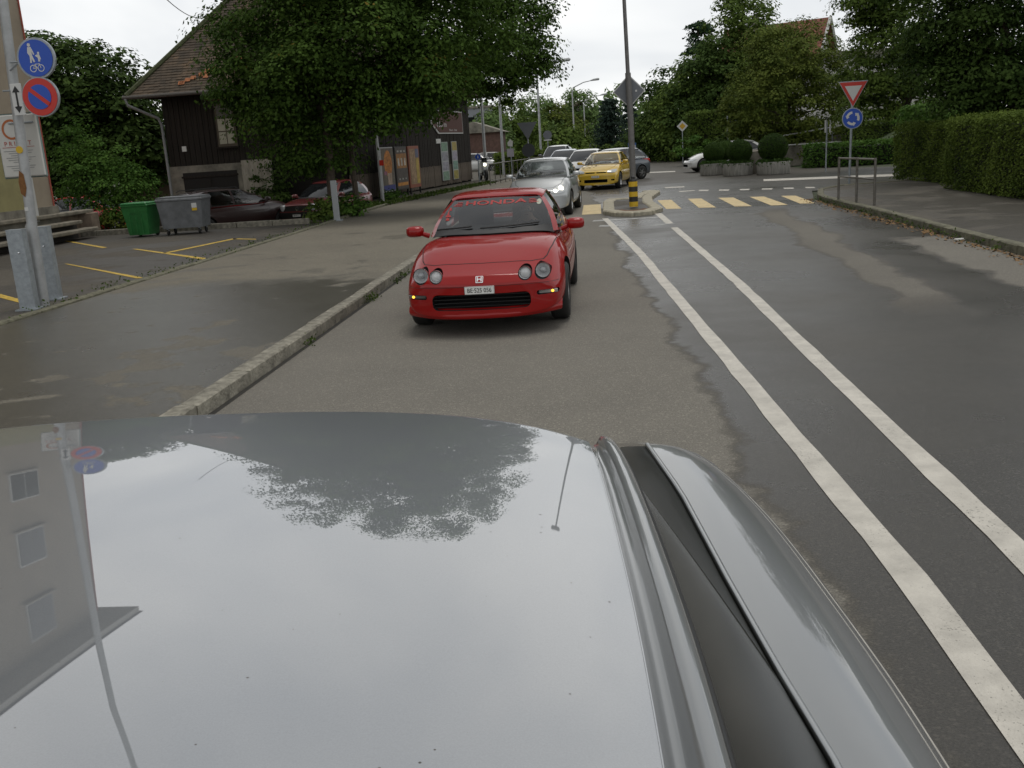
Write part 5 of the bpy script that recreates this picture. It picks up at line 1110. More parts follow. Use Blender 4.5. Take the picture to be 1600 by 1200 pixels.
W_(circ(-.062, .165, .022, 12)); W_([(-.085, .14), (-.04, .14), (-.005, .05), (-.02, .04), (-.04, .09), (-.035, .03), (-.01, -.045), (-.03, -.05), (-.05, 0), (-.055, -.055), (-.075, -.055), (-.072, .03), (-.095, .07)]); W_(circ(.05, .06, .015, 10)); W_([(.02, .04), (.06, .045), (.075, -.02), (.06, -.02), (.06, -.045), (.035, -.045), (.035, .0), (.0, .03)])
for x in (-.05, .055):
    ring = MB(); ring.add([(x + r * math.cos(a), -.022, -.125 + r * math.sin(a)) for r in (.036, .046) for a in [2 * PI * k / 20 for k in range(20)]], [(k, (k + 1) % 20, 20 + (k + 1) % 20, 20 + k) for k in range(20)]); ring.build('symbol', M_swhite, s1)
for p, q in (((-.05, -.125), (-.02, -.075)), ((-.02, -.075), (.04, -.075)), ((.055, -.125), (.035, -.065)), ((-.02, -.08), (.005, -.125)), ((.005, -.125), (.04, -.08)), ((.005, -.125), (-.05, -.125))): MB().tube([(p[0], -.022, p[1]), (q[0], -.022, q[1])], .005, 4).build('symbol', M_swhite, s1)
clamp(s1, -.02, -.40, -.05, .06); MB().tube([(-.42, .06, -.12), (-.30, .06, -.04)], .012, 6).build('stay', M_galv, s1)
s2 = thing('round_sign', 'round red and blue no parking sign below the blue one', 'sign', (-7.16, 12.48, 2.85))
disc(s2, 0, 0, .25, M_galv, .03, 'rim', .04); disc(s2, 0, 0, .235, M_sred, -.014, 'face'); disc(s2, 0, 0, .155, M_blue, -.021, 'blue_field')
a = rad(-40); c_, n_ = math.cos(a), math.sin(a); flat(s2, [(x * c_ - z * n_, x * n_ + z * c_) for x, z in ((-.156, -.026), (.156, -.026), (.156, .026), (-.156, .026))], M_sred, -.027, 'bar')
clamp(s2, 0, -.40, -.05, .06)
s3 = thing('arrow_plate', 'small white plate with black double arrow beside the no parking sign', 'sign', (-7.49, 12.5, 2.84))
MB().box((0, 0, 0), (.15, .02, .40), 0, .005).build('plate', M_swhite, s3); flat(s3, [(-.012, -.09), (.012, -.09), (.012, .09), (.05, .09), (0, .17), (-.05, .09), (-.012, .09)], M_ink, -.012, 'arrow'); flat(s3, [(.012, -.085), (.05, -.09), (0, -.17), (-.05, -.09), (-.012, -.085)], M_ink, -.012, 'arrow'); clamp(s3, .12, -.2, 0, .03)
s4 = thing('private_sign', 'white private property notice with orange ring behind the lamp post', 'sign', (-7.82, 12.9, 2.27))
MB().box((0, .02, 0), (.60, .04, .83), 0, .015).build('panel', mat('notice_white', (.58, .57, .53), .5, var=.06, vs=3), s4); MB().box((0, .03, 0), (.63, .03, .86), 0, .02).build('frame', mat('frame_green', (.20, .26, .24), .5), s4)
rg = MB(); rg.add([(-.08 + r * math.cos(a), -.004, .22 + r * math.sin(a)) for r in (.105, .135) for a in [2 * PI * k / 32 for k in range(32)]], [(k, (k + 1) % 32, 32 + (k + 1) % 32, 32 + k) for k in range(32)]); rg.build('ring', mat('ring_orange', (.42, .12, .03), .5), s4)
lettering('lettering', 'P R I V A T', .085, mat('ring_red', (.40, .05, .03), .5), s4, (-.02, -.005, .03)); MB().box((-.02, -.003, -.015), (.46, .004, .006)).build('rule', mat('ring_red', (.40, .05, .03), .5), s4)
for k in range(9): MB().box((-.03 + .02 * (k % 2), -.003, -.065 - .030 * k - (.02 if k > 5 else 0)), (.42 - .09 * (k % 3), .004, .007)).build('text_line', mat('grey_print', (.25, .25, .25), .6), s4)
clamp(s4, .3, -.1, .25, -.01)
# galvanised guard posts
for k, (px, py, lab) in enumerate(((47, 484, 'thick galvanised guard post left of the lamp post foot'), (84, 468, 'thick galvanised guard post right of the lamp post foot'))):
    p = G(px, py, .09); o = thing('guard_post', lab, 'post', (p.x, p.y, .09), rad(8), 'guard posts round the lamp post')
    b = MB()
    prof = [(-.105, -.06), (.105, -.06), (.105, .09), (.085, .09), (.085, -.04), (-.085, -.04), (-.085, .09), (-.105, .09)]
    b.prism(prof, 0, 1.08 - .03 * k, 'xy'); b.build('channel', M_galv, o); MB().box((0, .015, 1.085 - .03 * k), (.215, .16, .012)).build('cap', M_galv, o); MB().box((0, .02, .012), (.3, .26, .02)).build('foot_plate', M_galv, o)
    MB().lathe([(.001, -.012), (.012, -.010), (.014, 0)], 8, (.02, -.061, .78), 'y').build('bolt', M_chrome, o)
# bins
GB = thing('green_bin', 'tall green wheeled refuse bin left of the grey container', 'bin', (-12.32, 25.45, .09), rad(-6))
V = [(sx * w, sy * d, z) for z, w, d in ((.06, .34, .30), (.95, .44, .40)) for sx, sy in ((-1, -1), (1, -1), (1, 1), (-1, 1))]
GB.scale = (.86, .86, .86)
M_gb = mat('green_plastic', (.03, .17, .045), .45, var=.2, vs=5)
mobj('tub', V, [(3, 2, 1, 0), (0, 1, 5, 4), (1, 2, 6, 5), (2, 3, 7, 6), (3, 0, 4, 7), (4, 5, 6, 7)], M_gb, GB); MB().box((0, 0, .97), (.94, .86, .07), 0, .02).build('rim', M_gb, GB); MB().box((.0, -.02, 1.03), (.90, .84, .06), 0, .025).build('lid', mat('green_lid', (.035, .20, .06), .4), GB)
for x in (-.2, 0, .2): MB().box((x, -.375, .48), (.03, .03, .75)).build('rib', M_gb, GB)
lettering('stencil', 'ABFALL', .09, mat('faded_print', (.02, .10, .03), .6), GB, (-.02, -.402, .72)); 
for x in (-.3, .3): MB().lathe([(.02, -.03), (.09, -.03), (.09, .03), (.02, .03)], 14, (x, .25, .09), 'x').build('wheel', M_rubber, GB, True)
GC = thing('waste_container', 'large grey metal waste container on castors beside the green bin', 'container', (-11.12, 25.5, .09), rad(6))
GC.scale = (.88, .88, .88)
M_dump = mat('dull_zinc', (.17, .18, .19), .55, metal=.35, var=.25, vs=4)
V = [(sx * w, sy * d, z) for z, w, d in ((.20, .60, .42), (1.02, .68, .50)) for sx, sy in ((-1, -1), (1, -1), (1, 1), (-1, 1))]
mobj('tub', V, [(3, 2, 1, 0), (0, 1, 5, 4), (1, 2, 6, 5), (2, 3, 7, 6), (3, 0, 4, 7), (4, 5, 6, 7)], M_dump, GC); MB().box((0, 0, 1.05), (1.42, 1.06, .08), 0, .02).build('rim', M_dump, GC); MB().prism([(-.69, 1.09), (.69, 1.09), (.67, 1.14), (-.67, 1.14)], -.5, .5).build('lid', M_dump, GC)
MB().box((.45, -.50, .86), (.15, .012, .14)).build('sticker', M_swhite, GC); MB().box((.45, -.495, .745), (.15, .012, .08)).build('sticker', mat('sticker_yellow', (.62, .40, .02), .5), GC)
for x in (-.48, .48):
    for y in (-.33, .33): w_ = MB().lathe([(.02, -.025), (.09, -.025), (.09, .025), (.02, .025)], 14, (x, y, .09), 'x').build('castor', M_rubber, GC, True); MB().box((x, y, .17), (.06, .08, .08)).build('fork', M_galv, w_)
# white marker post and small lamp post by the maple
p = G(527, 345, .1); o = thing('marker_post', 'pale flat metal marker post standing at the maple foot', 'post', (p.x, p.y, .1)); MB().box((0, 0, .56), (.17, .06, 1.12), 0, .008).build('blade', mat('pale_metal', (.34, .36, .37), .5, metal=.2), o); MB().box((0, 0, .02), (.3, .2, .04)).build('foot', M_galv, o)
p = D(598, 312, 36.4); o = thing('slim_pole', 'slim grey pole with small red sign in front of the first poster', 'pole', (p.x, p.y, .1)); MB().tube([(0, 0, 0), (-.02, 0, 3.2), (-.04, 0, 6.5)], [.07, .06, .05], 10).build('pole', M_pole, o, True); MB().box((.10, -.07, 1.43), (.16, .02, .20)).build('red_plate', M_sred, o)
# tall column on the island with a priority diamond seen from behind
o = thing('island_column', 'tall grey column on the traffic island, diamond sign plate on it', 'column', (1.0, 27.3, .1), 0)
b = MB(); b.tube([(0, 0, 0), (-.02, 0, 2.4), (-.05, 0, 3.45)], [.088, .083, .078], 14); b.tube([(-.05, 0, 3.42), (-.16, 0, 8.9)], [.055, .038], 12); b.build('shaft', M_poled, o, True)
MB().box((-.16, 0, 8.95), (.42, .5, .14), 0, .05).build('lamp_head', M_pole, o)
ds = flat(o, [(-.03 + x, 2.98 + z) for x, z in ((-.40, 0), (0, -.40), (.40, 0), (0, .40))], M_back, .14, 'diamond_plate', .02)
flat(o, [(-.03 + x, 2.98 + z) for x, z in ((-.44, 0), (0, -.44), (.44, 0), (0, .44))], M_swhite, .165, 'diamond_rim', .02); MB().box((.16, .118, 2.98), (.05, .006, .05)).build('sticker', M_swhite, o)
MB().box((-.035, .09, 2.98), (.05, .12, .5)).build('bracket', M_galv, o)
o = thing('striped_bollard', 'yellow and black banded island bollard with dark cap', 'bollard', (.93, 25.6, .11))
for k in range(5): MB().lathe([(.001, k * .128), (.115, k * .128), (.115, k * .128 + .126), (.001, k * .128 + .126)], 24).build('band', (mat('bollard_yellow', (.66, .42, .02), .45), mat('bollard_black', (.02, .02, .02), .5))[k % 2], o, True)
MB().lathe([(.10, .64), (.10, .67), (.075, .70), (.05, .70), (.05, .76), (.03, .78), (.001, .78)], 20).build('cap', mat('bollard_black', (.02, .02, .02), .5), o, True)
# right hand give way and roundabout signs
o = thing('sign_post', 'steel post with give way triangle above blue roundabout disc', 'sign', (7.75, 31.0, .0))
MB().tube([(0, .05, 0), (.05, .05, 3.1)], .035, 10).build('post', M_galv, o, True)
tri = lambda r: [(.05 + r * x, 2.72 + r * z) for x, z in ((-.5, .42), (.5, .42), (.0, -.46))]
flat(o, tri(.87), M_galv, .02, 'triangle_rim', .02); flat(o, tri(.80), M_sred, -.004, 'triangle'); flat(o, [(x, z + .018) for x, z in tri(.50)], M_swhite, -.010, 'triangle_field')
disc(o, .05, 2.00, .31, M_galv, .02, 'disc_rim', .02); disc(o, .05, 2.00, .285, M_blue, -.004, 'blue_disc')
for k in range(3):
    a0 = rad(95 + 120 * k); P = []
    for i in range(7): a = a0 + rad(62) * i / 6; P.append((.05 + .205 * math.cos(a), 2.0 + .205 * math.sin(a)))
    a = a0 + rad(62); P += [(.05 + .235 * math.cos(a), 2 + .235 * math.sin(a)), (.05 + .17 * math.cos(a + rad(28)), 2 + .17 * math.sin(a + rad(28))), (.05 + .10 * math.cos(a), 2 + .10 * math.sin(a))]
    for i in range(6, -1, -1): a = a0 + rad(62) * i / 6; P.append((.05 + .135 * math.cos(a), 2.0 + .135 * math.sin(a)))
    flat(o, P, M_swhite, -.011, 'arrow')
# guard rail at the corner
M_rail = mat('rail_tube', (.15, .14, .12), .5, metal=.3, var=.3, vs=9)
pts = [G(1310, 313, .11), G(1338, 316.5, .11), G(1366, 321, .11)]
o = thing('guard_rail', 'short two bar pedestrian rail on the right hand corner', 'railing', pts[1])
for p in pts: q = p - pts[1]; MB().tube([(q.x, q.y, 0), (q.x, q.y, 1.0)], .028, 8).build('post', M_rail, o, True)
for a, c in zip(pts[:-1], pts[1:]):
    for z in (.97, .55): MB().tube([a - pts[1] + Vector((0, 0, z)), c - pts[1] + Vector((0, 0, z))], .022, 8).build('bar', M_rail, o, True)
# railing along the left pavement past the barn
o = thing('pavement_railing', 'long dark railing along the pavement past the barn', 'railing', (-4.9, 46, .1))
rp = [Vector((-4.95, 45.5, .1)), Vector((-4.55, 49, .1)), Vector((-3.9, 54, .1)), Vector((-3.2, 59, .1)), Vector((-2.6, 63, .1))]
O_ = Vector((-4.9, 46, .1))
for a, c in zip(rp[:-1], rp[1:]):
    for z in (.98, .2): MB().tube([a - O_ + Vector((0, 0, z)), c - O_ + Vector((0, 0, z))], .025, 6).build('bar', M_rail, o, True)
    n = int((c - a).length / .9)
    for i in range(n): q = a.lerp(c, i / n) - O_; MB().tube([q, q + Vector((0, 0, 1.0))], .02, 6).build('baluster', M_rail, o, True)
# signs seen from behind, lamp columns and others down the street
def back_sign(px, Y, zc, lab, shape, size, zbase=.1, nm='sign_post', hr=None):
    p = D(px, 240, Y); o = thing(nm, lab, 'sign', (p.x, Y, zbase)); MB().tube([(0, .03, 0), (0, .03, zc + size * .4)], .03, 8).build('post', M_galv, o, True)
    if shape == 'tri': flat(o, [(-size / 2, zc + size * .42), (size / 2, zc + size * .42), (0, zc - size * .44)], M_back, 0, 'triangle_plate', .02); disc(o, .0, zc - size * .95, .30, mat('sign_back_dark', (.035, .04, .045), .5), .02, 'disc_plate', .02)
    elif shape == 'disc': disc(o, 0, zc, size / 2, M_back, 0, 'disc_plate', .02); MB().box((0, -.02, zc - size * .55), (size * .9, .03, .06)).build('bracket', M_swhite, o)
    return o
back_sign(826, 45, 2.35, 'grey back of a give way triangle over a dark disc, left of the queue', 'tri', .9)
back_sign(857, 62, 2.25, 'grey back of a round sign on a thin post, beyond the triangle', 'disc', .55)
p = D(799, 250, 47.5); o = thing('sign_post', 'thin post with small white plate and pale figure on top beside the railing', 'sign', (p.x, 47.5, .1)); MB().tube([(0, 0, 0), (0, 0, 1.9)], .03, 8).build('post', M_galv, o, True); MB().box((-.02, -.04, 1.42), (.33, .02, .38)).build('plate', mat('plate_lilac', (.42, .40, .46), .5), o); MB().prism([(-.12, 1.75), (.1, 1.7), (.13, 1.95), (0, 2.05), (-.13, 1.9)], -.05, -.03).build('top_plate', M_swhite, o)
p = D(748, 262, 47.8); o = thing('round_sign', 'small round blue sign on a post at the far corner of the barn', 'sign', (p.x, 47.8, .1)); MB().tube([(0, 0, 0), (0, 0, 1.5)], .03, 8).build('post', M_galv, o, True); disc(o, 0, 1.32, .15, M_swhite, -.03, 'rim', .01); disc(o, 0, 1.32, .135, M_blue, -.042, 'face'); MB().prism([(-.03, 1.25), (.03, 1.25), (.02, 1.38), (-.02, 1.38)], -.055, -.048).build('symbol', M_swhite, o)
p = D(988, 240, 62); o = thing('board_sign', 'blue and white board behind the island column', 'sign', (p.x, 62, 0)); MB().box((0, 0, 1.15), (.50, .04, .78)).build('board', mat('board_blue', (.03, .10, .30), .5), o); MB().box((.02, -.03, 1.32), (.38, .01, .16)).build('white_band', M_swhite, o); MB().box((0.05, -.03, .98), (.3, .01, .1)).build('white_band', M_swhite, o)
for x in (-.2, .2): MB().tube([(x, .03, 0), (x, .03, 1.5)], .02, 6).build('post', M_galv, o)
p = D(1067, 240, 62); o = thing('priority_sign', 'yellow and white priority diamond on a post before the trimmed hedge', 'sign', (p.x, 62, .4)); MB().tube([(0, .04, -.4), (0, .04, 2.15)], .03, 8).build('post', M_galv, o, True)
dmd = lambda r: [(-r, 1.95), (0, 1.95 - r), (r, 1.95), (0, 1.95 + r)]
flat(o, dmd(.34), M_swhite, .0, 'diamond', .02); flat(o, dmd(.19), mat('diamond_yellow', (.62, .36, .03), .5), -.022, 'yellow_field')
p = D(1030, 250, 84); o = thing('road_works_barrier', 'red and white road works barrier far up the street', 'barrier', (p.x, 84, .2))
for x in (-.35, .35): MB().tube([(x, 0, -.2), (x, 0, 1.7)], .05, 6).build('post', M_swhite, o)
MB().box((0, -.04, .75), (1.1, .05, .9)).build('panel', mat('barrier_red', (.34, .06, .03), .6), o); flat(o, [(-.3, .5), (.3, .5), (0, 1.05)], M_swhite, -.07, 'triangle')
p = D(1041, 250, 86); o = thing('white_board', 'small white board with orange edge beside the road works barrier', 'sign', (p.x, 86, .4)); MB().box((0, 0, 1.2), (.30, .05, .75)).build('board', M_swhite, o); MB().box((-.18, -.01, 1.0), (.1, .05, 1.3)).build('edge', mat('barrier_orange', (.5, .13, .03), .6), o); MB().tube([(0, .03, -.4), (0, .03, .9)], .03, 6).build('post', M_galv, o)
p = D(1048.5, 250, 86); o = thing('round_sign', 'round red rimmed speed limit sign beside the road works barrier', 'sign', (p.x, 86, .4)); MB().tube([(0, .03, -.4), (0, .03, 1.6)], .03, 6).build('post', M_swhite, o); disc(o, 0, 1.5, .30, M_sred, 0, 'rim', .02); disc(o, 0, 1.5, .17, M_swhite, -.022, 'face')
p = D(1137, 240, 58); o = thing('street_name_sign', 'dark blue street name plate on a short post near the ball shrubs', 'sign', (p.x, 58, .3)); MB().tube([(0, 0, 0), (0, 0, 2.5)], .04, 6).build('post', M_galv, o); MB().box((.32, -.03, 2.0), (.55, .03, .30)).build('plate', mat('plate_navy', (.03, .04, .10), .5), o)
p = G(1290, 268); o = thing('snow_pole', 'slim white topped marker pole near the ramp railing', 'pole', (p.x, p.y, 0)); MB().tube([(0, 0, 0), (.03, 0, 2.0)], .03, 6).build('pole', M_galv, o); 
for x in (-.06, .12): MB().tube([(x + .03, 0, 1.55), (x + .03, 0, 2.05)], .035, 6).build('white_cap', M_swhite, o)
def street_lamp(px, Y, h, arm, lab):
    p = D(px, 230, Y); o = thing('street_lamp', lab, 'street lamp', (p.x, Y, .1), 0, 'street lamps along the left of the street')
    MB().tube([(0, 0, 0), (0, 0, h - .9), (.12, 0, h - .55), (arm * .6, 0, h - .12), (arm, 0, h)], [.09, .065, .055, .045, .04], 8).build('column', M_pole, o, True)
    b = MB(); b.tube([(arm - .05, 0, h), (arm + .25, 0, h + .06), (arm + .75, 0, h + .10), (arm + .85, 0, h + .10)], [.05, .10, .12, .04], 8); b.build('lamp_head', M_pole, o, True); return o
street_lamp(845, 69, 7.1, 1.5, 'street lamp nearest the maple tip, arm over the queue'); street_lamp(898, 100, 7.5, 1.9, 'second street lamp, its head left of the island column'); street_lamp(915, 120, 6.9, 2.0, 'third and lowest street lamp head beside the column'); street_lamp(757, 53, 6.6, 1.2, 'street lamp right beside the barn end, head lost in leaves'); street_lamp(785, 60, 6.8, 1.2, 'street lamp between barn end and give way triangle, head lost in leaves')
# overhead wire to the barn
a = D(232, -30, 22); c = D(318, 28, 37.4); ps = [a.lerp(c, t / 10) - Vector((0, 0, .25 * 4 * t / 10 * (1 - t / 10))) for t in range(11)]
ow = MB().tube(ps, .012, 5).build('overhead_wire', M_black); tag(ow, 'thin overhead wire running down to the barn roof', 'wire')
# planters with clipped balls
M_plant = mat('planter_concrete', (.30, .29, .26), .9, var=.35, vs=3, bump=.3, stretch=(4, 4, .7))
M_ball = leafmat('box_leaf', (.022, .046, .009), (.065, .115, .025)); M_fr = leafmat('fringe_leaf', (.03, .07, .015), (.08, .14, .035))
def ball(o, x, y, z, r, n=7000, nm='clipped_ball'):
    d = unit(RNG.normal(size=(n, 3))); C = np.array([x, y, z]) + d * (r * RNG.uniform(.92, 1.02, n))[:, None] * np.array([1, 1, .95]); MB().lathe([(.001, z - r * .86)] + [(r * .88 * math.cos(e_), z + r * .86 * math.sin(e_)) for e_ in [-1.4 + .28 * q for q in range(11)]] + [(.001, z + r * .86)], 16, (x, y, 0)).build('inner_twigs', mat('ball_core', (.008, .014, .005), .95), o, True); return leaf_mesh(nm, C, unit(d + RNG.normal(size=(n, 3)) * .4), .055, M_ball, o)
def planter(px, py, r, h, balls, lab):
    p = G(px, py); o = thing('concrete_planter', lab, 'planter', (p.x, p.y + r, 0), 0, 'round concrete planters at the roundabout')
    MB().lathe([(.001, .01), (r * .96, .01), (r, .05), (r, h - .03), (r * .985, h), (r * .9, h), (r * .9, h - .06), (.001, h - .06)], 28).build('tub', M_plant, o, True)
    n = 900; a = RNG.uniform(0, 2 * PI, n); rr = r * np.sqrt(RNG.random(n)) * 1.04; C = np.column_stack([rr * np.cos(a), rr * np.sin(a), h + RNG.uniform(-.04, .12, n) - np.where(rr > r * .95, RNG.uniform(0, .15, n), 0)])
    leaf_mesh('ground_cover', C, unit(RNG.normal(size=(n, 3)) + np.array([0, 0, .8])), .10, M_fr, o)
    for (x, y, z, rb) in balls: ball(o, x, y, h + z, rb)
planter(1117, 274.5, .58, .52, [(.05, .1, .46, .48), (.60, .5, .52, .46)], 'round concrete planter beside the white car, two clipped balls'); planter(1156, 275, .62, .52, [(.08, 0, .48, .53)], 'middle concrete planter with one clipped ball'); planter(1213, 273, .68, .52, [(.0, .1, .56, .62)], 'right hand concrete planter with the largest clipped ball')
p = G(1183, 273); o = thing('concrete_stub', 'tall weathered concrete block between the planters', 'block', (p.x + .1, p.y + 1.2, 0)); MB().lathe([(.001, 0), (.55, 0), (.5, .6), (.42, .95), (.3, 1.0), (.001, 1.0)], 20).build('block_body', M_conc, o, True)
# motorbike at the barn corner
o = thing('motorbike', 'white and green motorbike parked at the far corner of the barn', 'motorbike', (-6.15, 53.2, .1), rad(20))
for y in (-.68, .68):
    w_ = thing_part('wheel', o, (0, y, .3)); MB().lathe([(.20, -.05), (.28, -.06), (.30, -.03), (.30, .03), (.28, .06), (.20, .05), (.20, -.05)], 22, axis='x').build('tyre', M_rubber, w_, True); b = MB()
    for k in range(6): a = 2 * PI * k / 6; b.tube([(0, .03 * math.cos(a), .03 * math.sin(a)), (0, .21 * math.cos(a), .21 * math.sin(a))], .012, 5)
    b.build('rim', M_poled, w_)
V = [(x * w, y, z) for y, w, zl, zh in ((-.55, .10, .55, .95), (-.25, .17, .40, 1.02), (.1, .16, .42, .88), (.45, .13, .60, .84), (.8, .07, .75, .92)) for x, z in ((-1, zl), (1, zl), (1, zh), (-1, zh))]
mobj('fairing', V, [(4 * i + k, 4 * i + (k + 1) % 4, 4 * i + 4 + (k + 1) % 4, 4 * i + 4 + k) for i in range(4) for k in range(4)] + [(0, 1, 2, 3), (19, 18, 17, 16)], mat('bike_white', (.55, .58, .55), .35, coat=1), o)
MB().box((0, .25, .90), (.24, .55, .08), 0, .03).build('saddle', M_black, o); MB().box((0, -.42, 1.1), (.30, .03, .24), .0, .01).build('screen', M_dglass, o); MB().tube([(-.34, -.38, 1.02), (0, -.42, 1.0), (.34, -.38, 1.02)], .018, 6).build('handlebar', M_black, o)
for s in (-1, 1): MB().tube([(s * .09, -.68, .3), (s * .09, -.45, .95)], .025, 6).build('fork_leg', M_galv, o); MB().box((s * .36, -.40, 1.13), (.12, .02, .08), 0, .01).build('mirror', M_black, o)
MB().lathe([(.001, -.04), (.06, -.03), (.08, 0)], 14, (0, -.56, .85), 'y').build('headlamp', M_lit, o, True); MB().box((0, .0, .42), (.26, .5, .3), 0, .03).build('engine', M_poled, o); MB().tube([(.14, .1, .3), (.16, .8, .42)], .05, 8).build('exhaust', M_chrome, o); mobj('green_panel', [(.171, -.28, .5), (.171, .1, .5), (.165, .1, .8), (.172, -.28, .8)], [(0, 1, 2, 3)], mat('bike_green', (.03, .2, .08), .4), o)
# litter on the right pavement
p = G(1500, 374, .02); tag(MB().box((0, 0, .02), (.16, .10, .03), .4, .008).build('litter', M_swhite, None, loc=(p.x, p.y, 0)), 'scrap of white litter at the right hand kerb', 'litter')
# ramp wall and hand rails on the right
o = thing('ramp_wall', 'grey concrete ramp wall with two hand rails beyond the right hand hedge', 'wall', (13.6, 50, 0))
mobj_ = MB().prism([(-4.4, 0), (6, 0), (6, 2.35), (-.2, 1.55), (-4.4, .95)], 0, .3); mobj_.build('wall', M_conc, o)
MB().tube([(-4.6, -.1, 1.45), (-.2, -.1, 1.95), (6, -.1, 2.75)], .035, 6).build('hand_rail', mat('rail_white', (.45, .45, .43), .5), o, True); MB().tube([(-4.6, -.5, 1.02), (6, -.5, 1.02)], .035, 6).build('hand_rail', mat('rail_white', (.45, .45, .43), .5), o, True)
for x in (-4.4, -2, .4, 2.8, 5.2): MB().tube([(x, -.1, 0), (x, -.1, 1.45 + max(0, x + 4.6) * .115)], .025, 6).build('post', M_galv, o)
# climbing frame top behind the clipped hedge
p = D(1117, 185, 70); o = thing('climbing_frame', 'red and yellow climbing frame top behind the trimmed hedge', 'play frame', (p.x, 70, 1.5))
for x in (-.35, .15): MB().tube([(x, 0, 0), (x, 0, 1.55)], .06, 6).build('post', mat('frame_yellow', (.5, .26, .03), .5), o)
MB().tube([(-.7, 0, 1.6), (.8, 0, 1.62)], .07, 6).build('top_bar', mat('frame_red', (.42, .05, .03), .5), o)
# ================================================================ trees, hedges, slope
M_maple = leafmat('maple_leaf', (.0190, .0420, .0075), (.0930, .1600, .0290), .16)
M_dark = leafmat('dark_leaf', (0.0150, 0.0338, 0.0075), (0.0743, 0.1215, 0.0270))
M_mid = leafmat('mid_leaf', (0.0325, 0.0600, 0.0112), (0.1350, 0.1958, 0.0405)); M_olive = leafmat('olive_leaf', (0.0425, 0.0700, 0.0125), (0.1377, 0.1701, 0.0324))
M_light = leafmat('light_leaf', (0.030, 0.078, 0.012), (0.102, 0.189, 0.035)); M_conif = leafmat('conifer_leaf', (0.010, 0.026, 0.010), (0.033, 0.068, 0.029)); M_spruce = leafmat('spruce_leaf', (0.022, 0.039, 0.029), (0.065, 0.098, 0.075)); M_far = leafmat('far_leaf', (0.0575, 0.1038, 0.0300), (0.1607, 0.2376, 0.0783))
# slope on the right
V = []; nx_, ny_ = 30, 30
for j in range(ny_ + 1):
    for i in range(nx_ + 1):
        x = 7.6 + 60 * (i / nx_) ** 1.5; y = 47 + 110 * (j / ny_); e = max(0, x - (9.6 - .02 * (y - 47))); V.append((x if i else x - .0, y, -.02 + 2.6 * sm(0, 9, e) + 3 * sm(10, 50, e) + .05 * math.sin(x * 1.7 + y)))
struct(mobj('hill', V, [(j * (nx_ + 1) + i, j * (nx_ + 1) + i + 1, (j + 1) * (nx_ + 1) + i + 1, (j + 1) * (nx_ + 1) + i) for j in range(ny_) for i in range(nx_)], M_grass, None, True))
def TT(nm, lab, px, Y, pyb, blobs_px, *a, **k):
    """tree whose crown masses are given as (pixel x, pixel y, width px, height px, extra depth m)"""
    base = D(px, pyb, Y); base.z = k.pop('z0', .1); s = Y / FPX; B = []
    for (bx, by, w, h, dy) in blobs_px:
        Yb = Y + dy; c = D(bx, by, Yb); sc = Yb / FPX; B.append((c.x - base.x, c.y - base.y, c.z - base.z, w / 2 * sc, max(w, h) / 2 * sc * .9, h / 2 * sc))
    return tree(nm, lab, base, k.pop('th', 3.0), k.pop('tr', .18), B, *a, **k)
TT('maple_tree', 'big dark green maple in front of the barn, crown filling the upper left', 522, 28.3, 340, [(470, 40, 260, 250, 1), (585, 30, 300, 270, 0), (430, 120, 200, 170, 0), (530, 130, 240, 170, -1), (620, 105, 190, 165, 0), (690, 45, 220, 190, 1), (540, -90, 340, 230, 1), (650, -150, 300, 220, 1.5), (480, 180, 130, 90, .5), (380, 150, 90, 80, .5), (590, 180, 140, 60, 0), (635, 140, 80, 60, .5), (440, 215, 110, 80, .5), (525, 225, 120, 60, .2), (500, 245, 120, 50, 1), (390, 95, 110, 110, 1)],
   760, 165, .12, M_maple, cr=.82, flat=.55, deep=.3, th=4.2, tr=.13)
TT('maple_tree', 'second maple leaning over the street, its leafy tip above the silver hatchback', 574, 38.5, 318, [(700, 40, 180, 240, 0), (770, 30, 130, 180, 0), (810, 60, 110, 150, -1), (750, 100, 150, 95, 0), (720, -90, 240, 200, 1), (830, 100, 85, 55, -1), (690, 120, 120, 40, 0), (795, 140, 75, 45, 0), (842, 5, 50, 50, 0)],
   430, 120, .135, M_maple, cr=.72, flat=.55, deep=.2, th=5, tr=.16)
b = MB().tube([(.5, .4, 0), (.45, .4, 1.4), (.6, .3, 3.5)], [.10, .085, .07], 8); t2 = thing('maple_tree', 'thin second stem beside the maple trunk under the crown', 'tree', (-7.75, 28.7, .1)); b.build('trunk', M_bark, t2, True)
C, N = crown([(.6, .3, 3.8, 1.2, 1.2, .8)], 40, 40, .5); leaf_mesh('crown', C, N, .15, M_maple, t2)
TT('chestnut_tree', 'dense dark tree behind the lamp post, left of the barn', 130, 43, 320, [(120, 170, 230, 200, 0), (60, 130, 170, 150, 0), (170, 190, 170, 170, 0), (90, 230, 220, 140, 0), (215, 230, 90, 120, 0), (30, 200, 200, 200, 1)], 640, 95, .23, M_dark, cr=1.2, flat=.35, deep=.2, th=3.5, tr=.3, up=.8)
TT('leafy_shrub', 'loose light green shrub in front of the dark tree, left of the green bin', 165, 29.0, 352, [(160, 285, 130, 80, 0), (205, 300, 90, 70, 0), (125, 280, 80, 80, 0), (150, 240, 60, 60, .3), (180, 255, 60, 50, 0), (170, 320, 120, 50, 0), (110, 230, 30, 60, 0), (135, 215, 20, 60, 0)], 210, 46, .10, M_light, cr=.45, flat=.45, deep=.25, th=1.2, tr=.04, cat='shrub')
def bushpx(nm, lab, px, py, Y, w, h, n, per, leaf, m, z0=0.1, cat='bush'):
    return TT(nm, lab, px, Y, py + h / 2, [(px, py, w, h, 0)], n, per, leaf, m, cr=.35, th=.4, tr=.0, z0=z0, cat=cat)
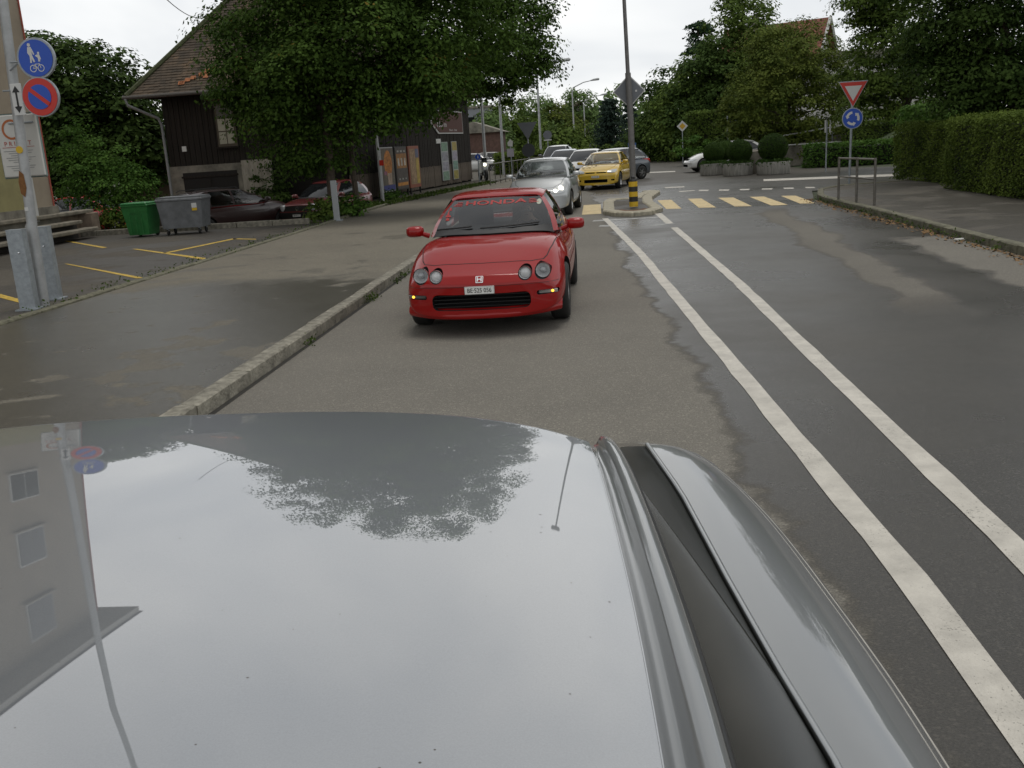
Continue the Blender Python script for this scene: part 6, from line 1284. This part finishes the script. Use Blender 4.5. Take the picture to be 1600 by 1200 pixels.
bushpx('undergrowth', 'low bush at the foot of the maple, left of the marker post', 508, 330, 27.9, 46, 40, 26, 40, .11, M_mid); bushpx('undergrowth', 'bush with yellowing leaves right of the marker post', 545, 325, 28.6, 46, 36, 24, 40, .11, M_light); bushpx('undergrowth', 'small bush under the first poster', 620, 310, 37.0, 40, 22, 16, 40, .12, M_light)
bushpx('ivy', 'ivy climbing in the dark gap between the parked estate and hatchback', 430, 290, 35.4, 60, 90, 40, 40, .13, M_dark)
bushpx('undergrowth', 'scrubby plants between stone pier and green bin', 180, 345, 28.5, 60, 30, 22, 40, .10, M_olive)
# far trees down the street
far = [(762, 225, 95, 60, 90, 95, 'pale green tree past the barn end', M_far), (800, 205, 110, 100, 90, 95, 'broad dark green tree behind the give way triangle', M_mid), (838, 195, 120, 90, 90, 90, 'tree behind the nearest street lamp', M_far), (870, 205, 120, 80, 80, 80, 'olive tree behind the round sign back', M_olive), (905, 190, 130, 70, 85, 100, 'tall pale tree between the lamp heads', M_far), (925, 205, 140, 50, 60, 60, 'small tree beside the spruce', M_far), (880, 225, 85, 60, 40, 40, 'bushy tree behind the hedge and queue', M_mid), (1000, 220, 120, 50, 60, 50, 'dark bushes behind the island column', M_mid)]
for px, py, Y, w, h0, h, lab, m_ in far:
    TT('street_tree', lab, px, Y, 245, [(px, py, w, h * .8, 0), (px - w * .2, py + h * .15, w * .7, h * .6, 0), (px + w * .2, py + h * .12, w * .7, h * .65, 0), (px, py - h * .28, w * .55, h * .5, 0)], 120, 60, .34, m_, cr=1.25, flat=.6, th=2.5, tr=.2, group='trees down the street')
def conifer(lab, px, Y, py0, py1, w, m_, layers=9, gap=0, leaf=.3):
    base = D(px, py0, Y); top = D(px, py1, Y); h = top.z - base.z; base.z = max(.0, base.z); t = thing('conifer', lab, 'tree', base); R = w / 2 * Y / FPX
    MB().tube([(0, 0, 0), (0, 0, h * .5), (0, 0, h)], [.22, .14, .03], 7).build('trunk', M_bark, t, True); Cs = []; Ns = []
    for k in range(layers):
        z = h * (.06 + .92 * k / layers); r = R * (1 - k / layers) ** .8 + .15
        for q in range(9):
            a = 2 * PI * (q + .5 * (k % 2)) / 9 + RNG.uniform(-.2, .2); n = 70; s_ = RNG.uniform(.15, 1.0, n) ** .7; L = r * RNG.uniform(.75, 1.1)
            C = np.column_stack([s_ * L * math.cos(a), s_ * L * math.sin(a), z - s_ * L * .25 + 0 * s_]) + RNG.normal(size=(n, 3)) * np.array([.22, .22, .12]) * R * .45; Cs.append(C); Ns.append(unit(RNG.normal(size=(n, 3)) * .6 + np.array([math.cos(a) * .3, math.sin(a) * .3, .9])))
    leaf_mesh('crown', np.concatenate(Cs), np.concatenate(Ns), leaf, m_, t, .4); return t
conifer('blue grey spruce just left of the island column', 955, 88, 242, 148, 66, M_spruce, 11)
conifer('slender spruce right behind the island column', 985, 95, 240, 152, 46, M_spruce, 10)
# wood on the right
right = [('broadleaf_tree', 'dark tree at the left end of the wood behind the roadworks', 1035, 190, 78, 90, 150, M_dark), ('broadleaf_tree', 'tree behind the priority diamond', 1070, 175, 74, 100, 150, M_mid), ('broadleaf_tree', 'dense tree behind the trimmed hedge', 1115, 150, 72, 120, 160, M_dark), ('broadleaf_tree', 'tall tree with thin pointed top above the clipped hedge', 1158, 85, 74, 110, 200, M_mid), ('broadleaf_tree', 'tree right behind the round maple, below the red roof', 1200, 112, 72, 110, 150, M_mid)]
for nm, lab, px, py, Y, w, h, m_ in right:
    TT(nm, lab, px, Y, 245, [(px, py, w, h * .8, 0), (px - w * .22, py + h * .18, w * .75, h * .6, 0), (px + w * .2, py + h * .15, w * .75, h * .65, 0), (px + 4, py - h * .32, w * .5, h * .45, 0), (px, py + h * .3, w * .9, h * .45, -1)], 200, 75, .26, m_, cr=1.05, flat=.55, th=3, tr=.22, group='trees of the wood on the right', z0=1.0)
TT('pine_tree', 'dark layered pine rising above the wood', 1095, 84, 230, [(1095, 60, 46, 40, 0), (1100, 90, 60, 40, 0), (1085, 75, 26, 18, 0), (1110, 45, 24, 16, 0), (1090, 42, 26, 14, 0), (1098, 120, 60, 50, 0)], 70, 70, .3, M_conif, cr=.75, flat=.3, th=8, tr=.2, z0=1)
TT('round_maple', 'round olive green maple behind the planters, below the red roof', 1232, 52, 258, [(1235, 150, 170, 190, 0), (1190, 170, 120, 130, 0), (1285, 170, 100, 140, 0), (1235, 88, 125, 100, 0), (1250, 220, 130, 60, 0), (1165, 200, 60, 90, 0)], 330, 130, .145, M_olive, cr=.75, flat=.5, deep=.2, th=2.6, tr=.16, z0=.2)
TT('broadleaf_tree', 'leafy tree behind the give way sign, sky in the gaps of its left side', 1415, 40, 240, [(1410, 60, 170, 170, 0), (1440, 130, 160, 110, 0), (1370, 110, 90, 120, 0), (1400, -30, 150, 120, 0), (1360, 170, 80, 80, 0), (1380, 20, 60, 60, 0)], 300, 120, .135, M_mid, cr=.7, flat=.42, deep=.15, th=3, tr=.15, z0=.2)
TT('broadleaf_tree', 'very dark tree overhanging the hedge at the right edge', 1580, 29, 260, [(1560, 60, 200, 200, 0), (1500, 40, 150, 160, 1), (1590, 140, 180, 110, 0), (1480, 110, 110, 90, 1), (1640, 50, 260, 260, 0), (1540, -80, 260, 200, 0), (1520, 150, 100, 50, 0)], 430, 140, .12, M_dark, cr=.75, flat=.5, deep=.3, th=3, tr=.22, z0=.2)
bushpx('shrubbery', 'mixed shrubs between ramp wall and leafy tree', 1360, 190, 54, 130, 70, 60, 40, .2, M_mid); bushpx('shrubbery', 'dark shrubs behind the ball shrubs', 1170, 232, 56, 110, 60, 50, 40, .2, M_dark); bushpx('shrubbery', 'pale bush on the grass bank beside the priority diamond', 1085, 232, 60, 60, 40, 30, 40, .17, M_light); bushpx('shrubbery', 'shrubs with reddish flowers above the right hand hedge', 1470, 178, 34, 130, 40, 60, 40, .13, M_light)
# hedges: real leaf shells over a dark core
def hedge(lab, x0, x1, y0, y1, h, n, leaf, m_, z0=.1, rz=0, nm='hedge', bulge=.05):
    o = thing(nm, lab, 'hedge', ((x0 + x1) / 2, (y0 + y1) / 2, z0), rz); w, d = x1 - x0, y1 - y0
    MB().box((0, 0, h / 2 - .05), (w - .3, d - .3, h - .25)).build('branches', mat('hedge_core', (.012, .016, .006), .95), o)
    A = [w * d, d * h, d * h, w * h, w * h]; k = RNG.choice(5, n, p=np.array(A) / sum(A)); u = RNG.random(n) - .5; v = RNG.random(n); C = np.zeros((n, 3)); N = np.zeros((n, 3))
    for f in range(5):
        q = k == f
        if f == 0: C[q] = np.column_stack([u[q] * w, (v[q] - .5) * d, np.full(q.sum(), h)]); N[q] = (0, 0, 1)
        elif f < 3: s = 1 if f == 1 else -1; C[q] = np.column_stack([np.full(q.sum(), s * w / 2), u[q] * d, v[q] * h]); N[q] = (s, 0, .3)
        else: s = 1 if f == 3 else -1; C[q] = np.column_stack([u[q] * w, np.full(q.sum(), s * d / 2), v[q] * h]); N[q] = (0, s, .3)
    wob = np.sin(C[:, 0] * 2.1 + C[:, 1] * 1.7) * .5 + np.sin(C[:, 1] * 4.3 + C[:, 2] * 3.1) * .5
    C += N * (wob * bulge + RNG.normal(size=n) * bulge * .9)[:, None]; leaf_mesh('foliage', C, unit(N * .6 + np.array([0, 0, .45]) + RNG.normal(size=(n, 3)) * .5), leaf, m_, o); return o
M_hedge = leafmat('hedge_leaf', (.034, .060, .009), (.150, .205, .038))
hedge('near clipped hedge on the right, beyond the pavement', 8.75, 11.2, 13.5, 25.6, 1.68, 90000, .062, M_hedge, .11); hedge('farther clipped hedge on the right, set back behind the near one', 9.3, 11.2, 26.5, 31.2, 1.58, 34000, .062, M_hedge, .11, rad(5))
hedge('long low hedge in front of the ramp wall', 9.6, 19.5, 45.6, 46.9, 1.0, 9000, .12, M_light, 0); hedge('dark hedge between the two hand rails', 12.0, 16.0, 49.0, 49.7, 1.9, 5000, .12, M_mid, 0)
hedge('tall trimmed hedge on the bank behind the priority diamond', D(1077, 210, 66).x, D(1140, 210, 66).x, 66, 68.5, 2.0, 7000, .16, M_mid, 1.2)
p0 = D(772, 250, 62).x; hedge('hedge along the pavement behind the give way triangle', p0, p0 + 6.2, 62, 64, 1.25, 7000, .16, M_hedge, .1, rad(8)); hedge('green hedge behind the queue of cars', -4.4, -2.2, 66, 80, 1.2, 6000, .17, M_hedge, .1)
bushpx('round_bush', 'round bush behind the island column and yellow hatchback', 960, 236, 75, 42, 24, 20, 40, .22, M_mid)
# distant wood that closes the view
n = 30000; a = RNG.uniform(-1.25, 1.0, n); r = RNG.uniform(165, 190, n); C = np.column_stack([r * np.sin(a), r * np.cos(a), np.abs(RNG.random(n)) * (7.5 + 2.5 * np.sin(a * 37) + 1.5 * np.sin(a * 91))])
tag(leaf_mesh('distant_wood', C, unit(RNG.normal(size=(n, 3)) + np.array([0, -.5, .5])), 1.1, M_far), 'far belt of trees closing the view', 'wood', kind='stuff')
